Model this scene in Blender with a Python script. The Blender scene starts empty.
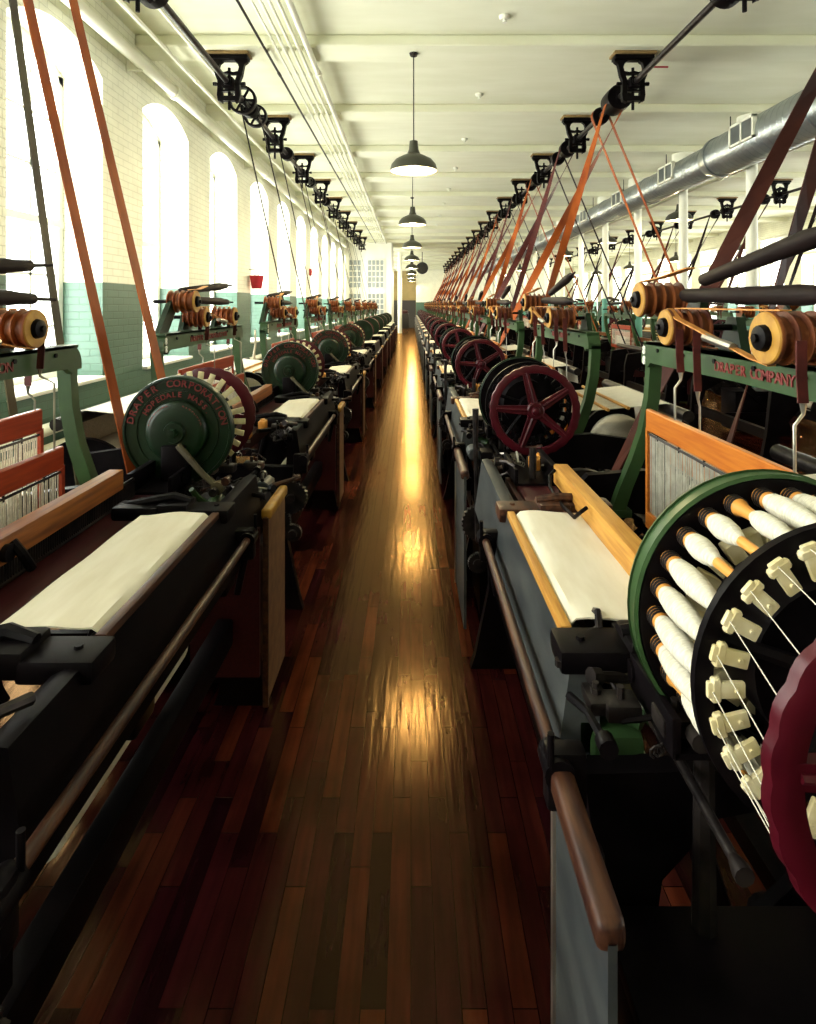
import bpy, bmesh, math, random
from mathutils import Vector, Matrix
random.seed(7)
PI = math.pi
C = bpy.context.scene.collection
scene = bpy.context.scene
ORD = ['zeroth','first','second','third','fourth','fifth','sixth','seventh','eighth','ninth','tenth','eleventh','twelfth','thirteenth','fourteenth','fifteenth','sixteenth','seventeenth','eighteenth','nineteenth','twentieth','twenty-first','twenty-second','twenty-third']

# ------------------------------------------------------------------ sizes
H = 1.58           # eye height
BAY = 2.18
BEAM0 = 6.30       # front edge of the first beam in view
ZSOF = 4.40        # beam soffit
ZCEIL = 4.52
XL, XR = -3.0, 12.6
YEND = 46.0
ZSH = 4.06         # line shaft height
XSL, XSR = -2.04, 2.49
LOOM_R, LOOM_L = 0.31, -0.61
CR0, CL0, PITCH = 1.80, 1.57, 2.2

# ------------------------------------------------------------------ materials
MATS = {}
def nodes_of(m):
    m.use_nodes = True
    nt = m.node_tree
    return nt, nt.nodes, nt.links, nt.nodes['Principled BSDF']

def mat(name, col, rough=0.5, metal=0.0, col2=None, scale=8.0, stretch=(1,1,1), bump=0.0, spec=0.28, coat=0.0, lo=0.35, hi=0.65, detail=6):
    m = bpy.data.materials.new(name)
    nt, N, L, b = nodes_of(m)
    b.inputs['Roughness'].default_value = rough
    b.inputs['Metallic'].default_value = metal
    b.inputs['Specular IOR Level'].default_value = spec
    if coat: b.inputs['Coat Weight'].default_value = coat
    b.inputs['Base Color'].default_value = (*col, 1)
    if col2 or bump:
        tc = N.new('ShaderNodeTexCoord'); mp = N.new('ShaderNodeMapping'); mp.inputs['Scale'].default_value = stretch
        nz = N.new('ShaderNodeTexNoise'); nz.inputs['Scale'].default_value = scale; nz.inputs['Detail'].default_value = detail
        L.new(tc.outputs['Object'], mp.inputs['Vector']); L.new(mp.outputs['Vector'], nz.inputs['Vector'])
        if col2:
            r = N.new('ShaderNodeValToRGB')
            r.color_ramp.elements[0].position = lo; r.color_ramp.elements[0].color = (*col, 1)
            r.color_ramp.elements[1].position = hi; r.color_ramp.elements[1].color = (*col2, 1)
            L.new(nz.outputs['Fac'], r.inputs['Fac']); L.new(r.outputs['Color'], b.inputs['Base Color'])
        if bump:
            bp = N.new('ShaderNodeBump'); bp.inputs['Strength'].default_value = bump; bp.inputs['Distance'].default_value = 0.01
            L.new(nz.outputs['Fac'], bp.inputs['Height']); L.new(bp.outputs['Normal'], b.inputs['Normal'])
    MATS[name] = m
    return m

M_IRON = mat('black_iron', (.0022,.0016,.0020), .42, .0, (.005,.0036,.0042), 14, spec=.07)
M_IRON2 = mat('oily_steel', (.010,.008,.008), .38, .5, (.035,.028,.025), 20, spec=.2)
M_BRIGHT = mat('worn_bright_steel', (.30,.28,.24), .3, .9, (.5,.48,.42), 12)
M_SHEET = mat('grey_sheet_steel', (.030,.035,.038), .45, .2, (.065,.070,.068), 5, (1,1,3), spec=.25)
M_GREEN = mat('green_enamel', (.020,.046,.014), .38, 0, (.030,.066,.021), 9, spec=.3)
M_DGREEN = mat('dark_green_enamel', (.0035,.0125,.004), .34, 0, (.006,.020,.007), 9, spec=.3)
M_RED = mat('crimson_enamel', (.040,.0015,.005), .34, 0, (.062,.003,.008), 9, spec=.3)
M_LETTER = mat('dull_red_letter_paint', (.17,.026,.024), .55)
M_CREAMTAB = mat('cream_bakelite', (.62,.52,.26), .45, 0, (.74,.66,.42), 30)
M_COTTON = mat('white_cotton', (.64,.61,.50), .9, 0, (.50,.47,.36), 60, (1,5,1), bump=.35, spec=.1)
M_CLOTH = mat('woven_cloth', (.68,.64,.52), .92, 0, (.60,.55,.42), 7, (3,.6,1), bump=.12, spec=.1)
M_WARP = mat('warp_yarn_sheet', (.74,.70,.58), .9, 0, (.50,.46,.36), 90, (.03,4,1), spec=.1)
M_QUILL = mat('varnished_quill_wood', (.50,.20,.03), .38, 0, (.62,.29,.06), 25, (1,.15,1))
M_OAK = mat('yellow_oak', (.52,.27,.05), .45, 0, (.38,.17,.03), 18, (5,.35,5), bump=.05)
M_ORANGEWOOD = mat('orange_varnished_wood', (.44,.145,.018), .36, 0, (.34,.09,.012), 16, (6,.4,6))
M_LAYWOOD = mat('worn_orange_brown_wood', (.30,.10,.020), .42, 0, (.13,.04,.012), 9, (6,.4,6))
M_REDWOOD = mat('red_varnished_wood', (.29,.040,.010), .36, 0, (.21,.024,.008), 16, (6,.4,6))
M_DARKRED = mat('dark_red_wood', (.05,.007,.008), .42, 0, (.03,.004,.006), 16, (6,.4,6))
M_BROWNWOOD = mat('brown_worn_wood', (.075,.028,.012), .42, 0, (.018,.006,.005), 14, (4,.5,4), bump=.1)
M_TANWOOD = mat('tan_end_grain', (.40,.215,.030), .5, 0, (.28,.13,.02), 24)
M_SPOOL = mat('spool_wood_rim', (.27,.075,.016), .45, 0, (.11,.025,.010), 16, (4,.5,.5))
M_BELT_O = mat('orange_leather', (.30,.070,.008), .6, 0, (.18,.036,.007), 6, (1,1,.5), spec=.15)
M_BELT_D = mat('dark_leather', (.012,.006,.005), .65, 0, (.006,.003,.003), 6, spec=.12)
M_BELT_G = mat('olive_leather', (.09,.075,.035), .6, 0, (.04,.03,.02), 3)
M_STRAP = mat('oxblood_strap', (.09,.014,.010), .6, 0, (.05,.007,.006), 20)
M_STRAP_O = mat('tan_strap', (.50,.22,.05), .6, 0, (.40,.16,.03), 20)
M_CEIL = mat('cream_ceiling_paint', (.74,.74,.55), .7, 0, (.79,.79,.61), 1.2, (1,4,1), bump=.15, spec=.25)
M_WHITE = mat('white_pipe_paint', (.80,.80,.68), .4, 0, (.74,.74,.60), 3)
M_WHITEWOOD = mat('white_window_paint', (.80,.80,.72), .5)
M_GALV = mat('galvanised_duct', (.26,.29,.30), .33, .85, (.38,.41,.41), 4, (1,.4,1))
M_SHADE = mat('olive_enamel_shade', (.055,.055,.040), .38, .2)
M_REFLECT = mat('white_enamel', (.85,.84,.76), .35)
M_PAD = mat('hanger_pad_timber', (.30,.20,.08), .6, 0, (.20,.13,.05), 10)
M_TEAL = mat('teal_column_paint', (.10,.30,.24), .5)
M_BUCKET = mat('red_bucket_paint', (.40,.02,.03), .4)
M_DOOR = mat('tan_door_paint', (.25,.19,.08), .5, 0, (.21,.16,.06), 3)
M_GUARDEDGE = mat('brown_board_edge', (.22,.12,.06), .5, 0, (.14,.07,.04), 20)
M_SPOOL_D = mat('dark_strapped_spool', (.06,.014,.007), .55, 0, (.18,.05,.010), 14, (4,.5,.5))
M_HEDDLE = mat('tinned_heddle_wire', (.40,.39,.32), .5, .2, (.28,.27,.22), 30)
M_BELT_B = mat('red_brown_leather', (.062,.016,.010), .6, 0, (.03,.008,.006), 6, spec=.15)
M_DARK = mat('dark_paint', (.03,.028,.025), .6)
M_FLOORGREEN = M_TEAL

def emat(name, col, s):
    m = bpy.data.materials.new(name); nt, N, L, b = nodes_of(m)
    b.inputs['Base Color'].default_value = (*col,1)
    b.inputs['Emission Color'].default_value = (*col,1); b.inputs['Emission Strength'].default_value = s
    return m
M_BULB = emat('lit_bulb', (1,.86,.52), 110)

def glass_mat():
    m = bpy.data.materials.new('window_glass'); m.use_nodes = True
    N = m.node_tree.nodes; L = m.node_tree.links; N.clear()
    o = N.new('ShaderNodeOutputMaterial'); mx = N.new('ShaderNodeMixShader'); t = N.new('ShaderNodeBsdfTransparent'); g = N.new('ShaderNodeBsdfGlossy')
    g.inputs['Roughness'].default_value = .02; mx.inputs[0].default_value = .06
    L.new(t.outputs[0], mx.inputs[1]); L.new(g.outputs[0], mx.inputs[2]); L.new(mx.outputs[0], o.inputs[0])
    return m
M_GLASS = glass_mat()

def brick_mat(name, cream, teal, paintline=1.80):
    m = bpy.data.materials.new(name); nt, N, L, b = nodes_of(m)
    b.inputs['Roughness'].default_value = .45
    tc = N.new('ShaderNodeTexCoord'); sp = N.new('ShaderNodeSeparateXYZ'); cb = N.new('ShaderNodeCombineXYZ')
    add = N.new('ShaderNodeMath'); add.operation = 'ADD'
    L.new(tc.outputs['Object'], sp.inputs[0])
    L.new(sp.outputs['X'], add.inputs[0]); L.new(sp.outputs['Y'], add.inputs[1])
    L.new(add.outputs[0], cb.inputs['X']); L.new(sp.outputs['Z'], cb.inputs['Y'])
    br = N.new('ShaderNodeTexBrick'); br.inputs['Scale'].default_value = 1.0
    br.inputs['Brick Width'].default_value = .21; br.inputs['Row Height'].default_value = .072; br.inputs['Mortar Size'].default_value = .006
    br.inputs['Mortar Smooth'].default_value = .4
    L.new(cb.outputs[0], br.inputs['Vector'])
    gt = N.new('ShaderNodeMath'); gt.operation = 'GREATER_THAN'; gt.inputs[1].default_value = paintline
    L.new(sp.outputs['Z'], gt.inputs[0])
    nz = N.new('ShaderNodeTexNoise'); nz.inputs['Scale'].default_value = 3.5; nz.inputs['Detail'].default_value = 7
    L.new(tc.outputs['Object'], nz.inputs['Vector'])
    mx = N.new('ShaderNodeMixRGB'); mx.inputs[1].default_value = (*teal,1); mx.inputs[2].default_value = (*cream,1)
    L.new(gt.outputs[0], mx.inputs[0])
    mm = N.new('ShaderNodeMixRGB'); mm.blend_type = 'MULTIPLY'; mm.inputs[0].default_value = .55
    rp = N.new('ShaderNodeValToRGB'); rp.color_ramp.elements[0].color = (.80,.80,.78,1); rp.color_ramp.elements[0].position=.3; rp.color_ramp.elements[1].color=(1,1,1,1); rp.color_ramp.elements[1].position=.62
    L.new(nz.outputs['Fac'], rp.inputs[0]); L.new(mx.outputs[0], mm.inputs[1]); L.new(rp.outputs[0], mm.inputs[2])
    md = N.new('ShaderNodeMixRGB'); md.blend_type='MULTIPLY'; md.inputs[2].default_value=(.80,.80,.77,1)
    L.new(br.outputs['Fac'], md.inputs[0]); L.new(mm.outputs[0], md.inputs[1]); L.new(md.outputs[0], b.inputs['Base Color'])
    bp = N.new('ShaderNodeBump'); bp.inputs['Strength'].default_value = .5; bp.inputs['Distance'].default_value = .008; bp.invert = True
    L.new(br.outputs['Fac'], bp.inputs['Height']); L.new(bp.outputs[0], b.inputs['Normal'])
    return m
M_BRICK = brick_mat('painted_brick', (.80,.80,.65), (.055,.125,.088))

def floor_mat():
    m = bpy.data.materials.new('maple_strip_floor'); nt, N, L, b = nodes_of(m)
    tc = N.new('ShaderNodeTexCoord'); sp = N.new('ShaderNodeSeparateXYZ'); L.new(tc.outputs['Object'], sp.inputs[0])
    cb = N.new('ShaderNodeCombineXYZ'); L.new(sp.outputs['Y'], cb.inputs['X']); L.new(sp.outputs['X'], cb.inputs['Y'])
    br = N.new('ShaderNodeTexBrick'); br.inputs['Scale'].default_value = 1
    br.inputs['Brick Width'].default_value = .62; br.inputs['Row Height'].default_value = .057; br.inputs['Mortar Size'].default_value = .0012
    br.offset = .37; br.offset_frequency = 3; br.squash = .7; br.squash_frequency = 2
    br.inputs['Color1'].default_value = (0,0,0,1); br.inputs['Color2'].default_value = (1,1,1,1); br.inputs['Mortar'].default_value = (0,0,0,1)
    L.new(cb.outputs[0], br.inputs['Vector'])
    rp = N.new('ShaderNodeValToRGB'); e = rp.color_ramp.elements
    e[0].position = 0; e[0].color = (.006,.0008,.0025,1); e[1].position = 1; e[1].color = (.095,.020,.008,1)
    e2 = rp.color_ramp.elements.new(.25); e2.color = (.024,.0032,.0055,1)
    e3 = rp.color_ramp.elements.new(.7); e3.color = (.048,.009,.0065,1)
    L.new(br.outputs['Color'], rp.inputs[0])
    mp = N.new('ShaderNodeMapping'); mp.inputs['Scale'].default_value = (14,1.2,1); L.new(tc.outputs['Object'], mp.inputs[0])
    nz = N.new('ShaderNodeTexNoise'); nz.inputs['Scale'].default_value = 3; nz.inputs['Detail'].default_value = 8; L.new(mp.outputs[0], nz.inputs['Vector'])
    nb = N.new('ShaderNodeTexNoise'); nb.inputs['Scale'].default_value = 2.4; nb.inputs['Detail'].default_value = 5; L.new(tc.outputs['Object'], nb.inputs['Vector'])
    r1 = N.new('ShaderNodeValToRGB'); r1.color_ramp.elements[0].color=(.55,.5,.5,1); r1.color_ramp.elements[0].position=.3; r1.color_ramp.elements[1].color=(1.15,1.15,1.1,1); r1.color_ramp.elements[1].position=.7
    L.new(nz.outputs['Fac'], r1.inputs[0])
    r2 = N.new('ShaderNodeValToRGB'); r2.color_ramp.elements[0].color=(.45,.38,.4,1); r2.color_ramp.elements[0].position=.35; r2.color_ramp.elements[1].color=(1.1,1.1,1.1,1); r2.color_ramp.elements[1].position=.6
    L.new(nb.outputs['Fac'], r2.inputs[0])
    m1 = N.new('ShaderNodeMixRGB'); m1.blend_type='MULTIPLY'; m1.inputs[0].default_value=1; L.new(rp.outputs[0], m1.inputs[1]); L.new(r1.outputs[0], m1.inputs[2])
    m2 = N.new('ShaderNodeMixRGB'); m2.blend_type='MULTIPLY'; m2.inputs[0].default_value=1; L.new(m1.outputs[0], m2.inputs[1]); L.new(r2.outputs[0], m2.inputs[2])
    m3 = N.new('ShaderNodeMixRGB'); m3.blend_type='MULTIPLY'; m3.inputs[2].default_value=(.25,.2,.2,1); L.new(br.outputs['Fac'], m3.inputs[0]); L.new(m2.outputs[0], m3.inputs[1])
    
    bp = N.new('ShaderNodeBump'); bp.inputs['Strength'].default_value=.4; bp.inputs['Distance'].default_value=.003
    ad = N.new('ShaderNodeMath'); ad.operation='SUBTRACT'; L.new(nz.outputs['Fac'], ad.inputs[0]); L.new(br.outputs['Fac'], ad.inputs[1])
    L.new(ad.outputs[0], bp.inputs['Height'])
    df = N.new('ShaderNodeBsdfDiffuse'); gl = N.new('ShaderNodeBsdfGlossy'); fr = N.new('ShaderNodeFresnel'); ms = N.new('ShaderNodeMixShader')
    gl.inputs['Color'].default_value=(.95,.57,.26,1); gl.inputs['Roughness'].default_value=.165; fr.inputs['IOR'].default_value=1.28
    L.new(m3.outputs[0], df.inputs['Color']); L.new(fr.outputs[0], ms.inputs[0]); L.new(df.outputs[0], ms.inputs[1]); L.new(gl.outputs[0], ms.inputs[2])
    for q in (df,gl): L.new(bp.outputs[0], q.inputs['Normal'])
    L.new(ms.outputs[0], N['Material Output'].inputs['Surface']); N.remove(b)
    return m
M_FLOOR = floor_mat()

# ------------------------------------------------------------------ mesh helpers
def frame_from(d):
    d = d.normalized()
    a = Vector((0,0,1)) if abs(d.z) < .9 else Vector((1,0,0))
    s = d.cross(a).normalized()
    return s, d.cross(s).normalized()

class MB:
    def __init__(s): s.bm = bmesh.new()
    def box(s, x0,x1,y0,y1,z0,z1, bev=0, seg=2, rot=None):
        mtx = Matrix.Translation(((x0+x1)/2,(y0+y1)/2,(z0+z1)/2))
        if rot is not None: mtx = mtx @ rot
        mtx = mtx @ Matrix.Diagonal((abs(x1-x0),abs(y1-y0),abs(z1-z0),1))
        r = bmesh.ops.create_cube(s.bm, size=1, matrix=mtx)
        if bev:
            es = list({e for v in r['verts'] for e in v.link_edges})
            bmesh.ops.bevel(s.bm, geom=es, offset=bev, segments=seg, affect='EDGES', profile=.6, clamp_overlap=True)
        return s
    def ring(s, c, a, b, r, n):
        return [s.bm.verts.new(c + a*(r*math.cos(2*PI*i/n)) + b*(r*math.sin(2*PI*i/n))) for i in range(n)]
    def skin(s, R0, R1):
        n = len(R0)
        for i in range(n):
            j = (i+1) % n
            s.bm.faces.new((R0[i],R0[j],R1[j],R1[i]))
    def rod(s, p0, p1, r0, r1=None, n=10):
        return s.tube([p0,p1],[r0, r0 if r1 is None else r1], n)
    def tube(s, pts, r, n=8):
        P = [Vector(p) for p in pts]
        rs = r if isinstance(r,(list,tuple)) else [r]*len(P)
        prev = None; a = None
        for i,p in enumerate(P):
            d = (P[min(i+1,len(P)-1)]-P[max(i-1,0)])
            if d.length < 1e-9: d = Vector((0,0,1))
            d.normalize()
            if a is None: a,_ = frame_from(d)
            else:
                a = (a - d*a.dot(d))
                a = a.normalized() if a.length > 1e-6 else frame_from(d)[0]
            b = d.cross(a)
            R = s.ring(p,a,b,rs[i],n)
            if prev: s.skin(prev,R)
            else: s.bm.faces.new(R[::-1])
            prev = R
        s.bm.faces.new(prev)
        return s
    def lathe(s, prof, c, axis='y', n=32, closed=False, a0=None):
        """prof: list of (t, r) along axis from centre c."""
        ax = {'x':Vector((1,0,0)),'y':Vector((0,1,0)),'z':Vector((0,0,1))}[axis] if isinstance(axis,str) else Vector(axis).normalized()
        a,b = frame_from(ax); c = Vector(c)
        rings = [s.ring(c+ax*t, a, b, max(r,1e-4), n) for t,r in prof]
        for i in range(len(rings)-1): s.skin(rings[i],rings[i+1])
        if closed: s.skin(rings[-1],rings[0])
        else:
            s.bm.faces.new(rings[0][::-1]); s.bm.faces.new(rings[-1])
        return s
    def prism(s, poly, axis, a0, a1):
        f = {'x':lambda p,q,a:(a,p,q),'y':lambda p,q,a:(p,a,q),'z':lambda p,q,a:(p,q,a)}[axis]
        A = [s.bm.verts.new(f(p,q,a0)) for p,q in poly]; B = [s.bm.verts.new(f(p,q,a1)) for p,q in poly]
        n = len(poly)
        s.bm.faces.new(A); s.bm.faces.new(B[::-1])
        for i in range(n):
            j=(i+1)%n; s.bm.faces.new((A[i],B[i],B[j],A[j]))
        return s
    def ribbon(s, samples, th=.006):
        """samples: list of (pos, widthvec(half), normal) -> solid strip"""
        prev=None; first=None
        for p,w,nn in samples:
            p=Vector(p); w=Vector(w); nn=Vector(nn)*(th/2)
            R=[s.bm.verts.new(p-w-nn),s.bm.verts.new(p+w-nn),s.bm.verts.new(p+w+nn),s.bm.verts.new(p-w+nn)]
            if prev: s.skin(prev,R)
            else: first=R
            prev=R
        s.bm.faces.new(first[::-1]); s.bm.faces.new(prev)
        return s
    def add_mesh(s, me, mtx):
        vs=[s.bm.verts.new(mtx @ v.co) for v in me.vertices]
        for p in me.polygons:
            try: s.bm.faces.new([vs[i] for i in p.vertices])
            except ValueError: pass
        return s
    def mesh(s, name, m, smooth=True):
        bmesh.ops.recalc_face_normals(s.bm, faces=s.bm.faces)
        me = bpy.data.meshes.new(name); s.bm.to_mesh(me); s.bm.free()
        me.materials.append(m)
        if smooth:
            me.shade_smooth(); me.set_sharp_from_angle(angle=math.radians(38))
        return me
    def build(s, name, m, parent=None, label=None, smooth=True, kind=None):
        o = bpy.data.objects.new(name, s.mesh(name, m, smooth)); C.objects.link(o)
        if parent: o.parent = parent
        if label: o['label'] = label
        if kind: o['kind'] = kind
        return o

def tag(o, label, cat, group=None, kind=None):
    o['label']=label; o['category']=cat
    if group: o['group']=group
    if kind: o['kind']=kind
    return o
def thing(name, label, cat, loc=(0,0,0), rz=0, group=None):
    o=bpy.data.objects.new(name,None); C.objects.link(o); o.location=loc; o.rotation_euler=(0,0,rz); o.empty_display_size=.1
    return tag(o,label,cat,group)
def struct(o, label=None):
    o['kind']='structure'
    if label: o['label']=label
    return o
def copy_tree(o, parent=None, skip=()):
    c=o.copy(); C.objects.link(c)
    if parent: c.parent=parent
    for ch in list(o.children):
        if ch.name.split('.')[0] in skip: continue
        copy_tree(ch,c,skip)
    return c

# text -> mesh
_chars={}
def char_mesh(ch):
    if ch not in _chars:
        cu=bpy.data.curves.new('glyph','FONT'); cu.body=ch; cu.size=1; cu.extrude=.06; cu.align_x='CENTER'; cu.offset=.012
        ob=bpy.data.objects.new('glyph',cu); me=bpy.data.meshes.new_from_object(ob)
        bpy.data.objects.remove(ob); _chars[ch]=me
    return _chars[ch]
def arc_text(mb, txt, r, a0, a1, size, c, y, flip):
    """letters in the x-z plane at depth y, reading clockwise from angle a0 to a1 as seen by an eye looking along -flip*y"""
    n=len(txt)
    for i,ch in enumerate(txt):
        if ch==' ': continue
        a=math.radians(a0+(a1-a0)*i/max(n-1,1))
        # eye-frame: right = ex, up = z
        ex=Vector((-flip,0,0)); up=Vector((0,0,1)); out=Vector((0,flip,0))
        rad=ex*math.cos(a)+up*math.sin(a); tan=ex*math.sin(a)-up*math.cos(a)
        o=Vector((c[0],y,c[1]))+rad*(r-size*.35)
        mtx=Matrix(((tan.x,rad.x,out.x,o.x),(tan.y,rad.y,out.y,o.y),(tan.z,rad.z,out.z,o.z),(0,0,0,1)))@Matrix.Diagonal((size,size,size,1))
        mb.add_mesh(char_mesh(ch),mtx)
def line_text(mb, txt, o, right, up, size, adv=.72):
    right=Vector(right); up=Vector(up); out=right.cross(up)
    for i,ch in enumerate(txt):
        if ch==' ': continue
        p=Vector(o)+right*(size*adv*i)
        mtx=Matrix(((right.x,up.x,out.x,p.x),(right.y,up.y,out.y,p.y),(right.z,up.z,out.z,p.z),(0,0,0,1)))@Matrix.Diagonal((size,size,size,1))
        mb.add_mesh(char_mesh(ch),mtx)

# ------------------------------------------------------------------ room
m=MB(); m.box(XL-.6,XR+.6,-4,YEND+.3,-.12,0); struct(m.build('floor',M_FLOOR,smooth=False),'dark varnished maple strip floor with shiny worn aisle')
m=MB(); m.box(XL-.6,XR+.6,-4,YEND+.3,ZCEIL,ZCEIL+.15); struct(m.build('ceiling',M_CEIL,smooth=False),'cream painted plank ceiling')
for k in range(-4,19):
    y=BEAM0+BAY*k
    m=MB(); m.box(XL+.0,XR,y,y+.42,ZSOF,ZCEIL,bev=.012,seg=1)
    # narrow trim board along the rear foot of the beam
    m.box(XL,XR,y+.42,y+.47,ZCEIL-.05,ZCEIL)
    struct(m.build('trim_%d'%(k+5),M_CEIL,smooth=False),'cream painted timber ceiling beam')

WIN_Y=[7.15+BAY*k for k in range(-4,18)]
WHALF, WSILL, WSPR, WCROWN = .67, .86, 3.78, 4.00
def arch_pts(yc, n=10):
    rise=WCROWN-WSPR; R=(WHALF**2+rise**2)/(2*rise); zc=WCROWN-R; a=math.asin(WHALF/R)
    return [(yc+R*math.sin(-a+2*a*i/n), zc+R*math.cos(-a+2*a*i/n)) for i in range(n+1)]
def window_wall(name, x0, x1, label):
    m=MB(); yprev=-4.0
    for yc in WIN_Y:
        m.box(x0,x1,yprev,yc-WHALF,0,ZCEIL)
        m.box(x0,x1,yc-WHALF,yc+WHALF,0,WSILL)
        m.prism([(yc-WHALF,ZCEIL)]+arch_pts(yc)+[(yc+WHALF,ZCEIL)],'x',x0,x1)
        yprev=yc+WHALF
    m.box(x0,x1,yprev,YEND+.3,0,ZCEIL)
    struct(m.build(name,M_BRICK,smooth=False),label)
window_wall('wall_left',XL-.5,XL,'painted brick wall, cream above and teal green below, with deep arched windows')
window_wall('wall_right',XR,XR+.5,'far painted brick wall with bright arched windows')
m=MB(); m.box(XL-.5,XR+.5,YEND,YEND+.3,0,ZCEIL); struct(m.build('wall_back',M_BRICK,smooth=False),'distant end wall, cream above green')
m=MB(); m.box(XL-.5,XR+.5,-4.3,-4,0,ZCEIL); struct(m.build('wall_front',M_BRICK,smooth=False))
def window(i, yc, side):
    X = XL-.42 if side<0 else XR+.42
    m=MB(); t=.035; y0,y1=yc-WHALF,yc+WHALF
    for (a,b) in ((y0,y0+.07),(y1-.07,y1)): m.box(X-t,X+t,a,b,WSILL,WSPR)
    m.box(X-t,X+t,y0,y1,WSILL,WSILL+.09); m.box(X-t-.01,X+t+.01,y0,y1,2.32,2.39)
    m.prism(arch_pts(yc)+[(y,z-.09) for y,z in reversed(arch_pts(yc))],'x',X-t,X+t)
    for q in (-.22,.22): m.box(X-.015,X+.015,yc+q-.014,yc+q+.014,WSILL,WSPR+.1)
    for z in (1.38,1.86,2.85,3.32): m.box(X-.015,X+.015,y0,y1,z-.012,z+.012)
    w=struct(m.build('window_%d'%i,M_WHITEWOOD,smooth=False),'tall arched white sash window')
    m=MB(); m.prism([(y0,WSILL)]+arch_pts(yc)+[(y1,WSILL)],'x',X-.004,X+.004); m.build('pane',M_GLASS,w,smooth=False)
    m=MB(); s=1 if side<0 else -1
    x0,x1=sorted((X+s*t, (XL+.06) if side<0 else (XR-.06)))
    m.box(x0,x1,y0-.02*0,y1,WSILL,WSILL+.035,bev=.008,seg=1); m.build('sill',M_WHITEWOOD,w,smooth=False)
    ld=bpy.data.lights.new('daylight','AREA'); ld.shape='RECTANGLE'; ld.size=1.3; ld.size_y=3.0
    ld.color=(.985,1,.93); ld.energy=WIN_POWER_L if side<0 else WIN_POWER_R
    lo=bpy.data.objects.new('daylight',ld); C.objects.link(lo); lo.location=(X-s*.14,yc,2.4)
    lo.rotation_euler=(0,-PI/2*s,0); 
    lo.rotation_euler=Vector((s,0,-.12)).to_track_quat('-Z','Y').to_euler()
WIN_POWER_L, WIN_POWER_R = 190, 190
n=0
for yc in WIN_Y:
    if yc<-2: continue
    n+=1; window(n,yc,-1)
for yc in WIN_Y:
    if yc<2: continue
    n+=1; window(n,yc,1)

# partition (stair enclosure) at the far left
PY,PX=26.2,-.88
m=MB(); m.box(XL,PX,PY,PY+.15,0,ZCEIL); m.box(PX-.15,PX,PY+.15,PY+3.2,0,ZCEIL)
part=struct(m.build('wall_partition',M_WHITEWOOD,smooth=False),'white partition enclosing a corner by the left wall')
m=MB()
for (x0,x1) in ((-1.95,-1.22),(-2.8,-2.25)):
    for (z0,z1) in ((2.35,3.62),(.9,2.1)):
        m.box(x0,x1,PY-.03,PY-.005,z0,z1)
m.build('glazing',mat('grey_window_glass',(.28,.32,.33),.15),part,smooth=False)
m=MB()
for (x0,x1) in ((-1.95,-1.22),(-2.8,-2.25)):
    for (z0,z1) in ((2.35,3.62),(.9,2.1)):
        nx=4 if x1-x0>.6 else 3
        for i in range(nx+1):
            x=x0+(x1-x0)*i/nx; m.box(x-.02,x+.02,PY-.06,PY-.02,z0,z1)
        for i in range(6):
            z=z0+(z1-z0)*i/5; m.box(x0,x1,PY-.06,PY-.02,z-.02,z+.02)
m.build('sash_bars',M_WHITEWOOD,part,smooth=False)
# far door block
m=MB(); m.box(-1.2,.35,YEND-6.15,YEND-6.0,0,ZCEIL-.6,bev=.02,seg=1); d=struct(m.build('door_1',M_DOOR,smooth=False),'tall tan painted doors at the far end of the aisle')
m=MB(); m.box(-1.18,.33,YEND-6.18,YEND-6.15,0,1.9); m.build('dark_kick_panel',M_DARK,d,smooth=False)
m=MB(); m.box(-.5,-.46,YEND-6.19,YEND-6.16,1.0,1.25); m.build('door_handle',M_BRIGHT,d)

# columns down the right aisle
for k in range(-1,18):
    y=BEAM0+BAY*k+.2
    m=MB(); m.lathe([(1.75,.085),(4.1,.075),(4.12,.12),(4.2,.13),(4.22,.2),(ZSOF-4.33+4.33,.2)],(5.1,y,0),'z',20)
    c=struct(m.build('trim_column_%d'%(k+2),M_WHITE),'white iron column with teal foot')
    m=MB(); m.lathe([(0,.15),(.04,.15),(.06,.10),(1.75,.088)],(5.1,y,0),'z',20); m.build('teal_foot',M_TEAL,c)
m=MB(); m.lathe([(0,.12),(ZCEIL,.12)],(-.62,32.5,0),'z',20); struct(m.build('trim_column_30',M_WHITE),'white column beyond the partition')

# ------------------------------------------------------------------ pipes
def pipe(label, cat, X, Z, y0, y1, r, mt, name='ceiling_conduit', group=None, couplings=True, wall=None):
    m=MB(); m.rod((X,y0,Z),(X,y1,Z),r,n=12)
    o=m.build(name,mt); tag(o,label,cat,group)
    if wall is not None:
        yb=y0+.9
        while yb<y1: m=MB(); m.box(min(X,wall),max(X,wall),yb,yb+.03,Z-r*1.25,Z-r*.9); m.box(wall-.01 if wall<0 else wall-.012,wall+.012,yb-.02,yb+.05,Z-r*1.6,Z+r); yb+=4.36; m.build('wall_bracket',mt,o)
    if couplings:
        y=y0+1.7
        while y<y1: m=MB(); m.rod((X,y,Z),(X,y+.09,Z),r*1.35,n=12); y+=4.36; m.build('coupling',mt,o)
    return o
for i,(X,r,nm) in enumerate([(-1.58,.014,'thin dark rod, outermost of the ceiling pipe bundle'),(-1.45,.013,'thin white conduit, second from the wall in the ceiling bundle'),(-1.37,.016,'white conduit, third from the wall in the ceiling bundle'),(-1.29,.016,'white conduit, fourth from the wall in the ceiling bundle'),(-1.21,.018,'white conduit, fifth from the wall in the ceiling bundle'),(-1.11,.032,'thick white pipe, innermost of the ceiling pipe bundle')]):
    pipe(nm,'pipe',X,ZSOF-.05,-3.5,26.1,r,M_IRON2 if i==0 else M_WHITE,group='ceiling pipe bundle')
m=MB()
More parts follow.
